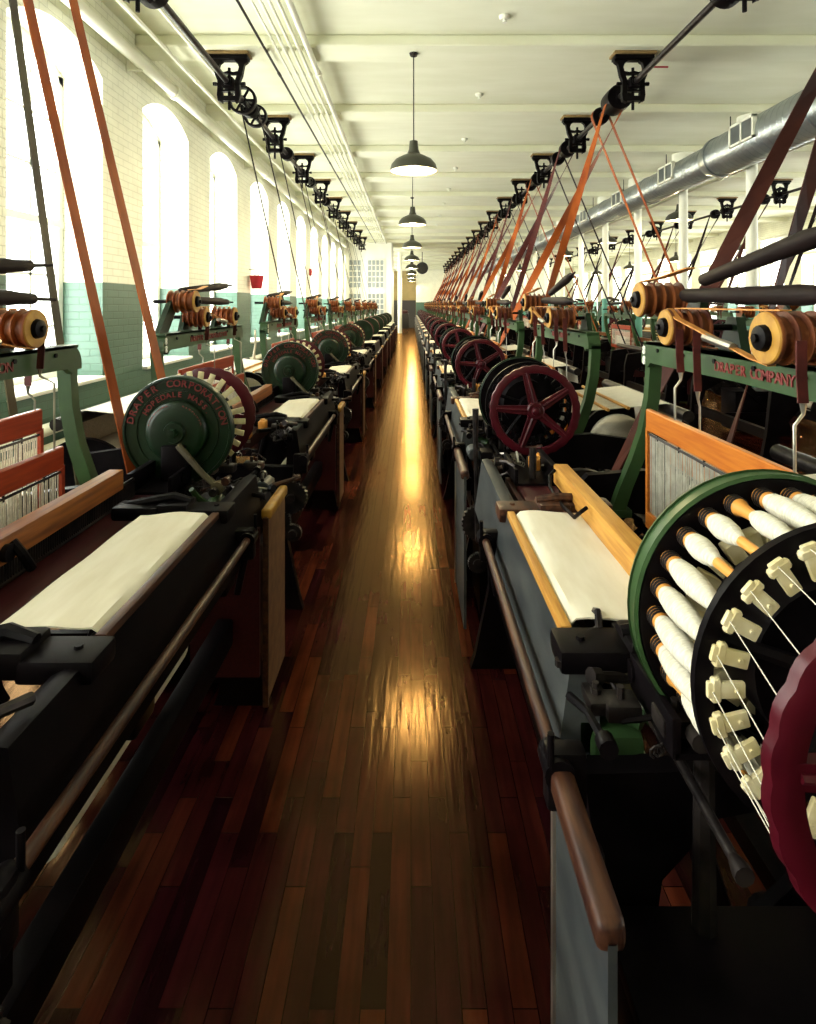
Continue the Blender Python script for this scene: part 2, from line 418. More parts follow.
for k in range(-4,9):
    y=BEAM0+BAY*k+.02; m=MB(); m.box(-1.66,-1.04,y,y+.05,ZSOF-.018,ZSOF); 
    for X in (-1.58,-1.45,-1.37,-1.29,-1.21,-1.11): m.box(X-.025,X+.025,y,y+.05,ZSOF-.035,ZSOF-.015)
    if k>=-1: tag(m.build('pipe_bracket',M_CEIL,smooth=False),'cream bracket clamping the pipe bundle to the %s ceiling beam'%ORD[k+2],'bracket','pipe bundle brackets')
    else: m.bm.free()
pipe('thick white steam pipe along the top of the window wall','pipe',-2.84,4.13,-3.5,26,.062,M_WHITE,'steam_pipe',wall=XL)
pipe('thin white pipe beside the steam pipe under the ceiling','pipe',-2.58,4.27,-3.5,26,.022,M_WHITE,'ceiling_pipe')
pipe('thin white pipe between left line shaft and steam pipe','pipe',-2.28,4.27,-3.5,26,.018,M_WHITE,'ceiling_pipe')
pipe('upper pale heating pipe along the foot of the window wall','pipe',-2.86,.60,-3,26,.05,M_WHITE,'heating_pipe',wall=XL)
pipe('middle pale heating pipe along the foot of the window wall','pipe',-2.86,.44,-3,26,.045,M_WHITE,'heating_pipe',wall=XL)
pipe('lower pale heating pipe along the foot of the window wall','pipe',-2.86,.28,-3,26,.045,M_WHITE,'heating_pipe',wall=XL)
pipe('white pipe under the ceiling beyond the duct','pipe',6.3,4.16,-3,45,.04,M_WHITE,'ceiling_pipe')
pipe('white steam pipe high on the far right wall','pipe',XR-.2,3.9,-3,45,.06,M_WHITE,'steam_pipe',wall=XR)
pipe('lower white pipe on the far right wall','pipe',XR-.25,3.2,-3,45,.05,M_WHITE,'steam_pipe',wall=XR)

# ------------------------------------------------------------------ duct
duct=thing('air_duct','big round galvanised air duct running under the ceiling','duct',(4.78,0,3.86))
YST=8.9
def duct_seg(y0,y1,r,name):
    m=MB(); pr=[(y0,r)]; y=y0
    while y<y1-.07:
        pr+=[(y+.055,r),(y+.06,r+.004),(y+.068,r+.004),(y+.073,r)]; y+=.12
    pr.append((y1,r)); m.lathe(pr,(0,0,0),'y',40); return m.build(name,M_GALV,duct)
duct_seg(-3.5,YST,.30,'wide_section'); duct_seg(YST+.12,43,.255,'narrow_section')
m=MB(); m.lathe([(YST-.02,.315),(YST+.05,.318),(YST+.2,.275),(YST+.24,.265)],(0,0,0),'y',40); m.build('reducer',M_GALV,duct)
for y in (4.1,6.6,11.5,14,16.4,21.3,26,30): 
    r=.305 if y<YST else .26
    m=MB(); m.lathe([(y,r),(y+.01,r+.012),(y+.05,r+.012),(y+.06,r)],(0,0,0),'y',40); m.build('joint_band',M_GALV,duct)
for y in (2.95,5.4,7.85,10.3,12.75,15.2,17.6,20.1,22.5,25,27.5):
    r=.30 if y<YST else .255
    a=math.radians(170)
    rot=Matrix.Rotation(-math.radians(10),4,'Y')
    g=MB(); cx,cz=-(r+.012)*math.cos(math.radians(12)),(r+.012)*math.sin(math.radians(12))
    w,h=.29,.15
    for (y0,y1,z0,z1) in ((-w,w,h-.03,h),(-w,w,-h,-h+.03),(-w,-w+.03,-h,h),(w-.03,w,-h,h),(-.015,.015,-h,h)):
        g.box(cx-.02,cx+.04,y+y0,y+y1,cz+z0,cz+z1)
    gr=g.build('grille',M_WHITE,duct,smooth=False)
    g=MB()
    for i in range(22):
        q=y-w+.03+(2*w-.06)*(i+.5)/22; g.box(cx-.008,cx+.002,q-.006,q+.006,cz-h+.03,cz+h-.03)
    g.box(cx+.01,cx+.05,y-w+.02,y+w-.02,cz-h+.02,cz+h-.02)
    g.build('louvre',M_GALV,gr,smooth=False)
for k in range(-1,16):
    y=BEAM0+BAY*k+.2
    m=MB(); m.rod((0,y,.25),(0,y,ZSOF-3.86),.008,n=6); m.build('hanger_rod',M_IRON2,duct)

# ------------------------------------------------------------------ hangers and line shafts
def hanger_mesh():
    pad=MB(); pad.box(-.235,.235,-.10,.10,-.03,0,bev=.01)
    f=MB(); t0,t1=-.03,.03
    f.box(-.22,.22,-.07,.07,-.075,-.03,bev=.012,seg=2)
    for s in (-1,1):
        leg=[(.215,-.07),(.21,-.10),(.175,-.125),(.165,-.17),(.15,-.25),(.125,-.31),(.125,-.40),(.13,-.47),(.12,-.53),(.075,-.555),(.07,-.50),(.075,-.40),(.07,-.31),(.095,-.24),(.115,-.16),(.10,-.115),(.07,-.095),(.07,-.07)]
        f.prism([(s*x,z) for x,z in leg],'y',t0,t1)
    f.prism([(-.13,-.20),(-.05,-.215),(0,-.20),(.05,-.215),(.13,-.20),(.13,-.235),(-.13,-.235)],'y',t0,t1)
    f.prism([(-.115,-.115),(-.07,-.085),(.07,-.085),(.115,-.115),(.115,-.07),(-.115,-.07)],'y',t0,t1)
    f.box(-.12,.12,t0,t1,-.535,-.48); f.box(-.10,.10,t0,t1,-.43,-.41)
    f.rod((0,0,-.16),(0,0,-.63),.017,n=8)
    f.rod((-.18,0,-.34),(.18,0,-.34),.012,n=6)
    for s in (-1,1): f.lathe([(-.02,.022),(.02,.022)],(s*.16,0,-.34),'x',6)
    b=MB(); b.box(-.06,.06,-.09,.09,-.40,-.28,bev=.02); b.lathe([(-.11,.045),(.11,.045)],(0,0,-.34),'y',16)
    return pad.mesh('pad',M_PAD),f.mesh('cast_frame',M_IRON),b.mesh('bearing',M_IRON)
HP,HF,HB=hanger_mesh()
def hanger(x,y,label,group):
    t=thing('shaft_hanger',label,'hanger',(x,y,ZSOF),0,group)
    for n_,me in (('pad',HP),('cast_frame',HF),('bearing',HB)):
        o=bpy.data.objects.new(n_,me); C.objects.link(o); o.parent=t
def line_shaft(x,y0,y1,label,rowname,pulleys,hang_ks):
    t=thing('line_shaft',label,'line shaft',(x,0,ZSH))
    m=MB(); m.rod((0,y0,0),(0,y1,0),.032,n=14); m.build('shaft',M_IRON2,t)
    for (py,r,w,solid) in pulleys:
        m=MB()
        if solid: m.lathe([(-w,r*.7),(-w,r),(0,r*1.02),(w,r),(w,r*.7),(w*.6,r*.5),(-w*.6,r*.5)],(0,py,0),'y',24)
        else:
            m.lathe([(-w,r-.03),(-w,r),(0,r*1.02),(w,r),(w,r-.03)],(0,py,0),'y',24,closed=True)
            m.lathe([(-w*.9,.05),(w*.9,.05)],(0,py,0),'y',12)
            for i in range(6):
                a=i*PI/3; m.rod((0,py,0),((r-.008)*math.cos(a),py,(r-.008)*math.sin(a)),.018,.014,6)
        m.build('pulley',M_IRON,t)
    for k in hang_ks:
        hanger(x,BEAM0+BAY*k+.21,'black cast iron shaft hanger, %s along the %s'%(ORD[k+2],rowname),'shaft hangers on the '+rowname)
    return t

# ------------------------------------------------------------------ belts
def belt(name,label,group,Y,c1,r1,c2,r2,w,mt,crossed=False):
    c1=Vector((c1[0],0,c1[1])); c2=Vector((c2[0],0,c2[1])); d=(c2-c1).length; e=(c2-c1)/d; p=Vector((-e.z,0,e.x))
    sa=((r1+r2) if crossed else (r1-r2))/d; ca=math.sqrt(1-sa*sa)
    yv=Vector((0,1,0)); m=MB(); base=Vector((0,Y,0))
    def arc(c,r,n0,n1,away):
        a0=math.atan2(n0.z,n0.x); a1=math.atan2(n1.z,n1.x)
        da=(a1-a0)%(2*PI)
        mid=a0+da/2
        if Vector((math.cos(mid),0,math.sin(mid))).dot(away)<0: da-=2*PI
        S=[]
        for i in range(13):
            a=a0+da*i/12; nn=Vector((math.cos(a),0,math.sin(a))); S.append((base+c+nn*r,yv*(w/2),nn))
        m.ribbon(S)
    ns=[]
    for s in (1,-1):
        nn=e*sa+p*(s*ca); ns.append(nn)
        A=c1+nn*r1; B=c2+nn*(r2*(-1 if crossed else 1)); S=[]
        for i in range(25):
            t=i/24; ph=PI*min(1,max(0,(t-.05)/.9)) if crossed else 0
            off=yv*(.035*s*math.sin(PI*t)) if crossed else Vector()
            wd=yv*math.cos(ph)+nn*math.sin(ph); nr=nn*math.cos(ph)-yv*math.sin(ph)
            S.append((base+A.lerp(B,t)+off,wd*(w/2),nr))
        m.ribbon(S)
    arc(c1,r1,ns[0],ns[1],-e)
    arc(c2,r2,ns[0]*(-1 if crossed else 1),ns[1]*(-1 if crossed else 1),e)
    o=m.build(name,mt,smooth=False); tag(o,label,'belt',group); return o

# ------------------------------------------------------------------ bobbins
NB=26; BR=.198
def bobbin_mesh(kind):
    """axis along -y from the butt (y=0) to the tip (y=-.2)"""
    w=MB(); w.lathe([(0,.0135),(-.004,.015),(-.03,.0145),(-.034,.012),(-.06,.0095),(-.13,.008),(-.185,.007),(-.215,.0055)],(0,0,0),'y',16)
    y=MB()
    prof={'full':[(-.032,.012),(-.045,.0165),(-.075,.0195),(-.115,.019),(-.155,.0145),(-.185,.0085),(-.197,.007)],
          'butt':[(-.030,.012),(-.040,.0165),(-.062,.019),(-.090,.0165),(-.112,.0105),(-.122,.008)],
          'tip':[(-.075,.009),(-.09,.0145),(-.115,.0175),(-.145,.0155),(-.18,.0095),(-.195,.007)]}[kind]
    y.lathe(prof,(0,0,0),'y',18)
    r=MB()
    for t in (-.006,-.013,-.020): r.lathe([(t,.0152),(t-.0012,.0168),(t-.0035,.0168),(t-.0047,.0152)],(0,0,0),'y',16,closed=True)
    for q in (w,y): bmesh.ops.transform(q.bm,matrix=Matrix.Diagonal((1,.86,1,1)),verts=q.bm.verts)
    return w.mesh('quill',M_QUILL),y.mesh('yarn_winding',M_COTTON),r.mesh('butt_rings',M_IRON2)
BOB={k:bobbin_mesh(k) for k in ('full','butt','tip')}
def bobbin(loc,kind,label,group):
    t=thing('filling_bobbin',label,'bobbin',loc,0,group)
    for n_,me in zip(('quill','yarn_winding','butt_rings'),BOB[kind]):
        o=bpy.data.objects.new(n_,me); C.objects.link(o); o.parent=t
    return t

# ------------------------------------------------------------------ the loom
DV,DZ=.83,.58; DU_R,DR_R=.76,.24; DU_L,DR_L=.64,.13
BUR,BUL,BZ=.295,.345,1.065      # battery centre
VREAR,VTIP,VRED=-.82,-1.01,-1.17
def build_battery(root, near=True, threads=False, tilt=0.0, R=True):
    BU=BUR if R else BUL; RD=.233 if R else .225
    b=MB()   # rear disc: carrier of the battery
    b.lathe([(.0,.02),(.012,.02),(.02,RD-.004),(-.012,RD),(-.015,RD-.006),(-.006,RD-.010),(-.006,.02)],(BU,VREAR,BZ),'y',56)
    if near:
        b.lathe([(.018,RD),(.027,RD-.003),(.028,RD-.012),(.018,RD-.016)],(BU,VREAR,BZ),'y',56,closed=True)
        b.lathe([(.015,.172),(.022,.170),(.022,.166),(.015,.164)],(BU,VREAR,BZ),'y',48,closed=True)
        b.lathe([(.01,.128),(.034,.124),(.046,.112),(.05,.095),(.05,.045),(.062,.04),(.062,.02)],(BU,VREAR,BZ),'y',48)
        b.lathe([(.06,.02),(.085,.018),(.086,.012)],(BU,VREAR,BZ),'y',6)
    bat=b.build('battery',M_DGREEN if not threads else M_GREEN,root)
    b=MB(); b.lathe([(-.0135,.02),(-.0135,RD-.009),(-.0085,RD-.008),(-.0085,.02)],(BU,VREAR,BZ),'y',56); b.build('bobbin_plate',M_IRON,bat)
    if near:
        t=MB(); yf=VREAR+.0215
        arc_text(t,'DRAPER',.196,167,119,.040,(BU,BZ),yf,1)
        arc_text(t,'CORPORATION',.196,99,12,.040,(BU,BZ),yf,1)
        arc_text(t,'HOPEDALE MASS.',.150,149,32,.031,(BU,BZ),VREAR+.021,1)
        arc_text(t,'NORTHROP',.106,162,108,.019,(BU,BZ),VREAR+.046,1)
        arc_text(t,'PATENTED',.106,72,18,.019,(BU,BZ),VREAR+.046,1)
        t.build('lettering',M_LETTER,bat,'raised dull red lettering')
    d=MB()   # tip disc: thin black ring on a spider
    ro,ri=(.222,.198) if R else (.170,.14)
    d.lathe([(.004,ri),(.006,ro),(-.006,ro),(-.008,ri)],(BU,VTIP,BZ),'y',56,closed=True)
    d.lathe([(.01,.05),(-.05,.05)],(BU,VTIP,BZ),'y',20)
    for i in range(5):
        a=i*2*PI/5+.3; d.rod((BU,VTIP,BZ),(BU+(ri+.005)*math.cos(a),VTIP,BZ+(ri+.005)*math.sin(a)),.012,.009,6)
    d.lathe([(VRED-VTIP,.018),(.18,.018)],(BU,VTIP,BZ),'y',12)
    d.lathe([(.02,.125),(.17,.125)],(BU,VTIP,BZ),'y',28)     # drum that hides the core
    d.build('tip_disc',M_IRON,bat)
    def tab(i, r0, r1, w, y0, y1, T=True):
        a=i*2*PI/NB; m=MB()
        rot=Matrix.Rotation(-a,4,'Y')
        cx,cz=BU+(r0+r1)/2*math.cos(a),BZ+(r0+r1)/2*math.sin(a)
        m.box(cx-(r1-r0)/2,cx+(r1-r0)/2,y0,y1,cz-w/2,cz+w/2,bev=.003,seg=2,rot=rot)
        if T:
            q=r1-.012; cx,cz=BU+q*math.cos(a),BZ+q*math.sin(a)
            m.box(cx-.007,cx+.007,y0-.001,y1+.001,cz-w*.78,cz+w*.78,bev=.003,seg=1,rot=rot)
            m.lathe([(y0-.003-VTIP,.003),(y1+.003-VTIP,.003)],(BU+(r0+.013)*math.cos(a),VTIP,BZ+(r0+.013)*math.sin(a)),'y',8)
        return m
    if near:
        for i in range(NB):
            if R: tab(i,.158,.209,.022,VTIP-.017,VTIP-.009).build('tip_support',M_CREAMTAB if threads else M_IRON,bat)
            else: tab(i,.150,.222,.025,VTIP+.008,VTIP+.016,False).build('tip_support',M_CREAMTAB,bat)
        if threads:
            for i in range(NB):
                m=tab(i,.115,.155,.026,VREAR-.045,VREAR-.02,False); m.build('bobbin_seat',M_CREAMTAB,bat)
    else:
        m=MB()
        for i in range(NB):
            a=i*2*PI/NB; cx,cz=BU+.183*math.cos(a),BZ+.183*math.sin(a)
            m.box(cx-.024,cx+.024,VTIP-.017,VTIP-.009,cz-.011,cz+.011,rot=Matrix.Rotation(-a,4,'Y'))
        m.build('tip_supports',M_CREAMTAB if not R else M_IRON,bat,smooth=False,kind='stuff')
    # red thread wheel
    w=MB(); n=104; rim=[]
    ay=VRED
    wi=.182 if R else .165
    prof=[(.0,wi),(.010,wi+.002),(.014,.206),(.008,.217),(-.006,.219),(-.012,.205),(-.010,wi+.002)]
    rings=[]
    for i in range(n):
        a=2*PI*i/n; k=.004*abs(math.sin(a*NB/2))
        rings.append([w.bm.verts.new((BU+(r+(k if r>.21 else 0))*math.cos(a),ay-t,BZ+(r+(k if r>.21 else 0))*math.sin(a))) for t,r in prof])
    for i in range(n): w.skin(rings[i],rings[(i+1)%n])
    for i in range(5):
        a=i*2*PI/5+.45+tilt; c,s=math.cos(a),math.sin(a)
        for (r0,r1,h0,h1) in ((.02,.198,.024,.014),):
            p=Vector((-s,0,c)); o=Vector((BU,ay,BZ)); e=Vector((c,0,s))
            q=[o+e*r0+p*h0,o+e*r1+p*h1,o+e*r1-p*h1,o+e*r0-p*h0]
            A=[w.bm.verts.new(v+Vector((0,-.012,0))) for v in q]; B=[w.bm.verts.new(v+Vector((0,.004,0))) for v in q]
            w.bm.faces.new(A); w.bm.faces.new(B[::-1])
            for j in range(4): w.bm.faces.new((A[j],A[(j+1)%4],B[(j+1)%4],B[j]))
            w.rod(o+e*.03+Vector((0,-.012,0)),o+e*.19+Vector((0,-.012,0)),.008,.006,6)
    w.lathe([(.01,.044),(-.014,.044),(-.022,.036),(-.022,.022),(-.034,.020),(-.04,.012)],(BU,ay,BZ),'y',24)
    w.build('thread_wheel',M_RED,bat)
    if threads:
        for i in range(6,18):
            a=i*2*PI/NB; a2=a+.10
            m=MB(); m.rod((BU+.202*math.cos(a),VTIP-.01,BZ+.202*math.sin(a)),(BU+.217*math.cos(a2),VRED,BZ+.217*math.sin(a2)),.0008,n=5)
            m.build('yarn_end',M_COTTON,bat)
    return bat

def build_loom(side, near=True, number=False, threads=False, text='DRAPER COMPANY'):
    """local axes: x from weaver's side to the back, y along the loom (battery at -y), z up"""
    R = side>0
    BU=BUR if R else BUL
    root=bpy.data.objects.new('power_loom',None); C.objects.link(root); root.empty_display_size=.2
    # --- side frames
    def side_frame(v):
        m=MB(); a,b=v-.022,v+.022
        m.prism([(.0,.74),(.02,.60),(.03,.35),(-.03,.06),(-.05,0),(.17,0),(.15,.05),(.11,.35),(.14,.55),(.24,.66),(.45,.70),(.80,.66),(1.0,.55),(1.06,.35),(1.03,.05),(1.0,0),(1.24,0),(1.22,.06),(1.17,.35),(1.16,.62),(1.12,.80),(.7,.86),(.46,.84),(.38,.75)],'y',a,b)
        m.prism([(.10,.22),(1.08,.22),(1.08,.28),(.10,.28)],'y',a+.008,b-.008)
        m.prism([(.12,.28),(.20,.28),(.66,.68),(.56,.70)],'y',a+.01,b-.01)
        m.box(-.01,.03,v-.05,v+.05,.55,.62,bev=.006,seg=1); m.lathe([(-.03,.03),(.03,.03)],(.35,v,.45),'y',12)
        return m
    if near:
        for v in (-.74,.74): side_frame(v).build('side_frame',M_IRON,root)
        m=MB()
        m.box(.06,.12,-.74,.74,.30,.40,bev=.01); m.box(1.08,1.14,-.74,.74,.28,.38,bev=.01); m.box(.5,.56,-.74,.74,.24,.30,bev=.01)
        m.build('girt',M_IRON,root)
    else:
        m=side_frame(-.74); 
        m.box(.06,.12,-.74,.74,.30,.40); m.box(1.08,1.14,-.74,.74,.28,.38)
        m.prism([(.0,.80),(.03,.35),(-.05,0),(.17,0),(.11,.35),(.24,.66),(.45,.70),(.80,.66),(1.06,.35),(1.0,0),(1.24,0),(1.17,.35),(1.12,.80),(.7,.86),(.2,.86)],'y',.718,.762)
        m.build('side_frame',M_IRON,root)
    # --- breast beam with cloth
    cv0,cv1=(-.60,.02) if R else (-.24,.40)
    m=MB(); m.prism([(-.035,.70),(-.005,.915),(.02,.918),(.045,.905),(.05,.72),(.0,.68)],'y',-.70,.70)
    for v in (-.3,.3): m.box(-.03,.0,v-.05,v+.05,.66,.75,bev=.01)
    m.build('breast_beam',M_SHEET if R else M_IRON,root)  # left beam in black iron: its back-lit shade is put into the colour
    m=MB(); m.box(-.006,.018,cv0-.02,cv1+.02,.905,.927,bev=.005); m.build('beam_strip',M_OAK if R else M_BROWNWOOD,root)
    m=MB(); nu,nv=9,14; g=[]
    for i in range(nu+1):
        row=[]
        for j in range(nv+1):
            u=.008+(.225+ (.12 if not R else 0.0)*0)*i/nu; v=cv0+(cv1-cv0)*j/nv
            edge=.01*math.sin(j*1.3+i)*(1 if j in(0,nv) else .2)
            row.append((u,v+edge*.5,.929+.004*math.sin(u*18)+.0015*math.sin(v*23+u*15)-(0.02*(1-i/1.0) if i<1 else 0)))
        g.append(row)
    vs=[[m.bm.verts.new(p) for p in r] for r in g]; vb=[[m.bm.verts.new((p[0],p[1],p[2]-.004)) for p in r] for r in g]
    for i in range(nu):
        for j in range(nv):
            m.bm.faces.new((vs[i][j],vs[i+1][j],vs[i+1][j+1],vs[i][j+1])); m.bm.faces.new((vb[i][j],vb[i][j+1],vb[i+1][j+1],vb[i+1][j]))
    for i in range(nu):
        m.bm.faces.new((vs[i][0],vb[i][0],vb[i+1][0],vs[i+1][0])); m.bm.faces.new((vs[i][nv],vs[i+1][nv],vb[i+1][nv],vb[i][nv]))
    for j in range(nv):
        m.bm.faces.new((vs[0][j],vs[0][j+1],vb[0][j+1],vb[0][j])); m.bm.faces.new((vs[nu][j],vb[nu][j],vb[nu][j+1],vs[nu][j+1]))
    m.build('cloth',M_CLOTH,root)
    if near:
        for v,nm in ((cv0-.05,0),(cv1+.05,1)):
            m=MB(); q=v+(.02 if nm else -.02); m.box(-.03,.115,q-.045,q+.045,.885,.930,bev=.010); m.box(.10,.20,q-.05,q+.045,.892,.946,bev=.012); m.box(.19,.34,q-.035,q+.05,.895,.940,bev=.012); m.tube([(.10,q,.945),(.16,q-.01,.956),(.24,q+.01,.948),(.33,q,.93)],[.012,.016,.014,.009],8)
            m.lathe([(0,.009),(.006,.008)],(.02,q,.930),'z',8); m.lathe([(0,.009),(.006,.008)],(.2,q,.945),'z',8)
            m.build('temple_plate',M_BROWNWOOD if R and nm else M_IRON,root)
    # --- front rod and brackets
    fv0,fv1=(-.80,.16) if R else (-.40,.80)
    m=MB(); m.rod((-.06,fv0,.79),(-.06,fv1,.79),.013,n=12); m.build('front_rod',M_BROWNWOOD if near else M_IRON2,root)
    if near:
        for v in (fv0,fv1):
            m=MB(); m.box(-.08,-.01,v-.02,v+.02,.72,.82,bev=.01); m.lathe([(-.03,.026),(.03,.026)],(-.06,v,.79),'y',14)
            m.rod((-.06,v,.79),(-.02,v,.60),.012); m.rod((-.075,v-.025,.80),(-.075,v-.025,.86),.006); m.build('rod_bracket',M_IRON,root)
    # --- guard panel by the aisle at the battery end
    gv0,gv1=((-1.07,-.80) if threads else (-1.28,-.80)) if R else (-.95,-.64)
    m=MB(); m.box(-.062,-.050,gv0,gv1,.06,.775); 
    if R: m.prism([(-.060,.775),(-.06,.06),(.0,.06)],'y',gv1-.004,gv1+.004)
    g=m.build('guard_panel',M_SHEET if R else M_GUARDEDGE,root,smooth=False)
    m=MB(); m.box(-.076,-.036,gv0,gv1,.758,.80,bev=.015,seg=3); m.build('guard_rail',M_BROWNWOOD if R else M_TANWOOD,g)
    m=MB(); m.box(-.068,-.046,gv1-.008,gv1+.008,.05,.77,bev=.004); m.build('guard_edge',M_BRIGHT if R else M_BROWNWOOD,g)
    m=MB(); m.box(.03,.60,-1.12,-.79,.04,.52,bev=.008); m.box(.025,.605,-1.125,-.785,.50,.53,bev=.004); m.build('shade_filler_box',M_IRON,root)  # box added to hide the lit floor and darken the space below the battery
    if not R:
        m=MB(); m.box(-.04,.22,gv1+.015,gv1+.03,.18,.74); m.build('end_panel',M_DARKRED,root,smooth=False)
    # --- lay
    lu=.215 if R else .405
    lz=.995 if R else 1.0
    m=MB(); m.box(lu,lu+.052,-.66 if R else -.48,.34 if R else .66,lz-.07,lz,bev=.006); m.build('lay_cap',M_OAK if R else M_LAYWOOD,root)
    m=MB(); m.box(lu-.105,lu+.05,-.66,.66,.80,.865,bev=.008); m.box(lu-.125,lu-.105,-.66,.66,.78,.85); m.build('race_board',M_DARKRED,root)
    if near:
        m=MB(); m.rod((lu+.025,-.6,.87),(lu+.025,.33,.87),.008); m.rod((lu+.025,-.6,.93),(lu+.025,.33,.93),.006)
        for i in range(90):
            v=-.6+.93*i/89; m.box(lu+.018,lu+.032,v-.001,v+.001,.865,.93)
        m.build('reed',M_IRON2,root)
        m=MB(); 
        if R: m.tube([(lu-.004,.30,lz-.012),(lu-.025,.29,lz-.03),(lu-.04,.22,lz-.05),(lu-.045,.02,lz-.05),(lu-.04,-.08,lz-.045),(lu-.03,-.115,lz-.015),(lu-.012,-.11,lz-.005)],.006,8)
        else:
            m.tube([(lu-.004,.10,lz-.02),(lu-.03,.10,lz-.05),(lu-.035,.07,lz-.1)],.012,8); m.lathe([(-.01,.022),(.01,.022)],(lu-.005,.12,lz-.04),'x',12)
        m.build('lay_hook',M_IRON,root)
        for v in (-.72,.66):
            m=MB(); m.box(lu-.11,lu+.05,v-.17,v+.11,.865,.875); m.box(lu-.115,lu-.10,v-.17,v+.11,.865,.93,bev=.004); m.box(lu+.03,lu+.055,v-.17,v+.11,.865,.945,bev=.004)
            m.lathe([(0,.02),(.02,.02)],(lu-.12,v,.9),'x',10); m.build('shuttle_box',M_IRON,root)
            m=MB(); m.tube([(lu-.03,v-.10,.12),(lu-.03,v-.10,.6),(lu-.03,v-.10,1.0)],[.024,.02,.014],8); m.build('picker_stick',M_IRON2,root)
        for v in (-.5,.5):
            m=MB(); m.tube([(lu+.2,v,.12),(lu+.08,v,.5),(lu,v,.82)],[.03,.026,.03],8); m.build('lay_sword',M_IRON,root)
    # --- harness frames
    HU=.55 if R else .62
    hv0,hv1=(-.50,.30) if R else (-.47,.50)
    for i,(u,zt) in enumerate(((HU,1.205 if R else 1.085),(HU+.075,1.09 if R else 1.215))):
        mt=M_ORANGEWOOD if R else M_REDWOOD
        m=MB(); m.box(u-.011,u+.011,hv0,hv1,zt-.078,zt,bev=.004,seg=1)
        fr=m.build('heddle_frame',mt,root)
        m=MB(); m.box(u-.011,u+.011,hv0,hv1,zt-.43,zt-.37,bev=.004,seg=1)
        for v in (hv0,hv1): m.box(u-.008,u+.008,v-.008,v+.008,zt-.43,zt-.07)
        m.build('lower_bar',mt,fr)
        m=MB(); nh=84 if near else 30; wd=.0024 if near else .005
        for j in range(nh):
            v=hv0+.02+(hv1-hv0-.04)*j/(nh-1)+random.uniform(-.003,.003); m.box(u-.001,u+.001,v-wd,v+wd,zt-.372,zt-.085)
        m.build('heddles',M_WARP if not R else M_HEDDLE,fr,smooth=False,kind='stuff')
        if near:
            m=MB(); m.rod((u,hv0,zt-.09),(u,hv1,zt-.09),.005,n=6)
            for j in range(5):
                v=hv0+(hv1-hv0)*(j+.5)/5; m.rod((u,v,zt-.075),(u,v,zt-.10),.004,n=6)
            m.build('heddle_rod',M_IRON2,fr)
    # --- warp: sheet, whip roll, lease rods, warp beam
    m=MB(); v0,v1=hv0+.02,hv1-.02
    prof=[(HU+.10,.93),(HU+.15,.935),(.95,.955),(1.24,.985),(1.30,.97),(1.33,.90),(1.36,.62)]
    A=[[m.bm.verts.new((u,v,z)) for v in (v0,v1)] for u,z in prof]; B=[[m.bm.verts.new((u,v,z-.004)) for v in (v0,v1)] for u,z in prof]
    for i in range(len(prof)-1):
        m.bm.faces.new((A[i][0],A[i+1][0],A[i+1][1],A[i][1])); m.bm.faces.new((B[i][0],B[i][1],B[i+1][1],B[i+1][0]))
        for j in (0,1): m.bm.faces.new((A[i][j],B[i][j],B[i+1][j],A[i+1][j]))
    m.build('warp_sheet',M_WARP,root)
    m=MB(); m.lathe([(-.70,.035),(.70,.035)],(1.27,0,.945),'y',14); m.build('whip_roll',M_IRON2,root)
    if near:
        for u,dz in ((.86,.957),(.98,.968)):
            m=MB(); m.rod((u,v0-.08,dz),(u,v1+.08,dz),.010,n=10); m.build('lease_rod',M_OAK,root)
    m=MB(); m.lathe([(v0-.02,.215),(v1+.02,.215)],(1.22,0,.56),'y',32); wb=m.build('warp_beam',M_COTTON,root)
    m=MB()
    for v in (v0-.04,v1+.04): m.lathe([(-.015,.05),(-.012,.26),(-.018,.275),(.018,.275),(.012,.26),(.015,.05)],(1.22,v,.56),'y',32)
    m.rod((1.22,-.74,.56),(1.22,.74,.56),.03); m.build('beam_flanges',M_IRON,wb)
    m=MB(); m.lathe([(cv0,.075),(cv1,.075)],(.16,0,.52),'y',24); m.build('cloth_roll',M_CLOTH,root)
    # --- arch
    AU=.735; za=1.425
    m=MB(); hw=.028
    def post(v0):   # curved post swept as boxes in u-z with rounded section
        path=[(AU-.16,.70),(AU-.125,.80),(AU-.075,.92),(AU-.035,1.04),(AU-.008,1.18),(AU,1.30),(AU,1.36)]
        wid=[.030,.028,.027,.026,.026,.026,.026]
        poly=[(u-w,z) for (u,z),w in zip(path,wid)]+[(u+w,z) for (u,z),w in reversed(list(zip(path,wid)))]
        m.prism(poly,'y',v0-.024,v0+.024)
        m.box(AU-.22,AU-.10,v0-.028,v0+.028,.67,.705,bev=.008)
    AV=.70
    for v in (-AV,AV): post(v)
    # top beam with rounded outer corners, in v-z
    c=.075; top=[]
    for i in range(7):
        a=PI-PI/2*i/6; top.append((-AV-.024+c+c*math.cos(a), za-c+c*math.sin(a)))
    for i in range(7):
        a=PI/2-PI/2*i/6; top.append((AV+.024-c+c*math.cos(a), za-c+c*math.sin(a)))
    inner=[(AV+.024,1.33),(AV-.024,1.33),(AV-.035,1.315),(AV-.07,za-.088),(AV-.20,za-.088),(0,za-.082),(-AV+.20,za-.088),(-AV+.07,za-.088),(-AV+.035,1.315),(-AV+.024,1.33),(-AV-.024,1.33)]
    m.prism(top+inner,'x',AU-.043,AU-.018)
    m.prism([(-AV+.0,za-.012),(-AV,za),(AV,za),(AV,za-.012)],'x',AU-.043,AU+.026)
    m.prism(top+[(AV+.024,1.33),(AV-.024,1.33),(AV-.024,za-.06),(-AV+.024,za-.06),(-AV+.024,1.33),(-AV-.024,1.33)],'x',AU-.02,AU+.026)
    arch=m.build('arch',M_GREEN,root)
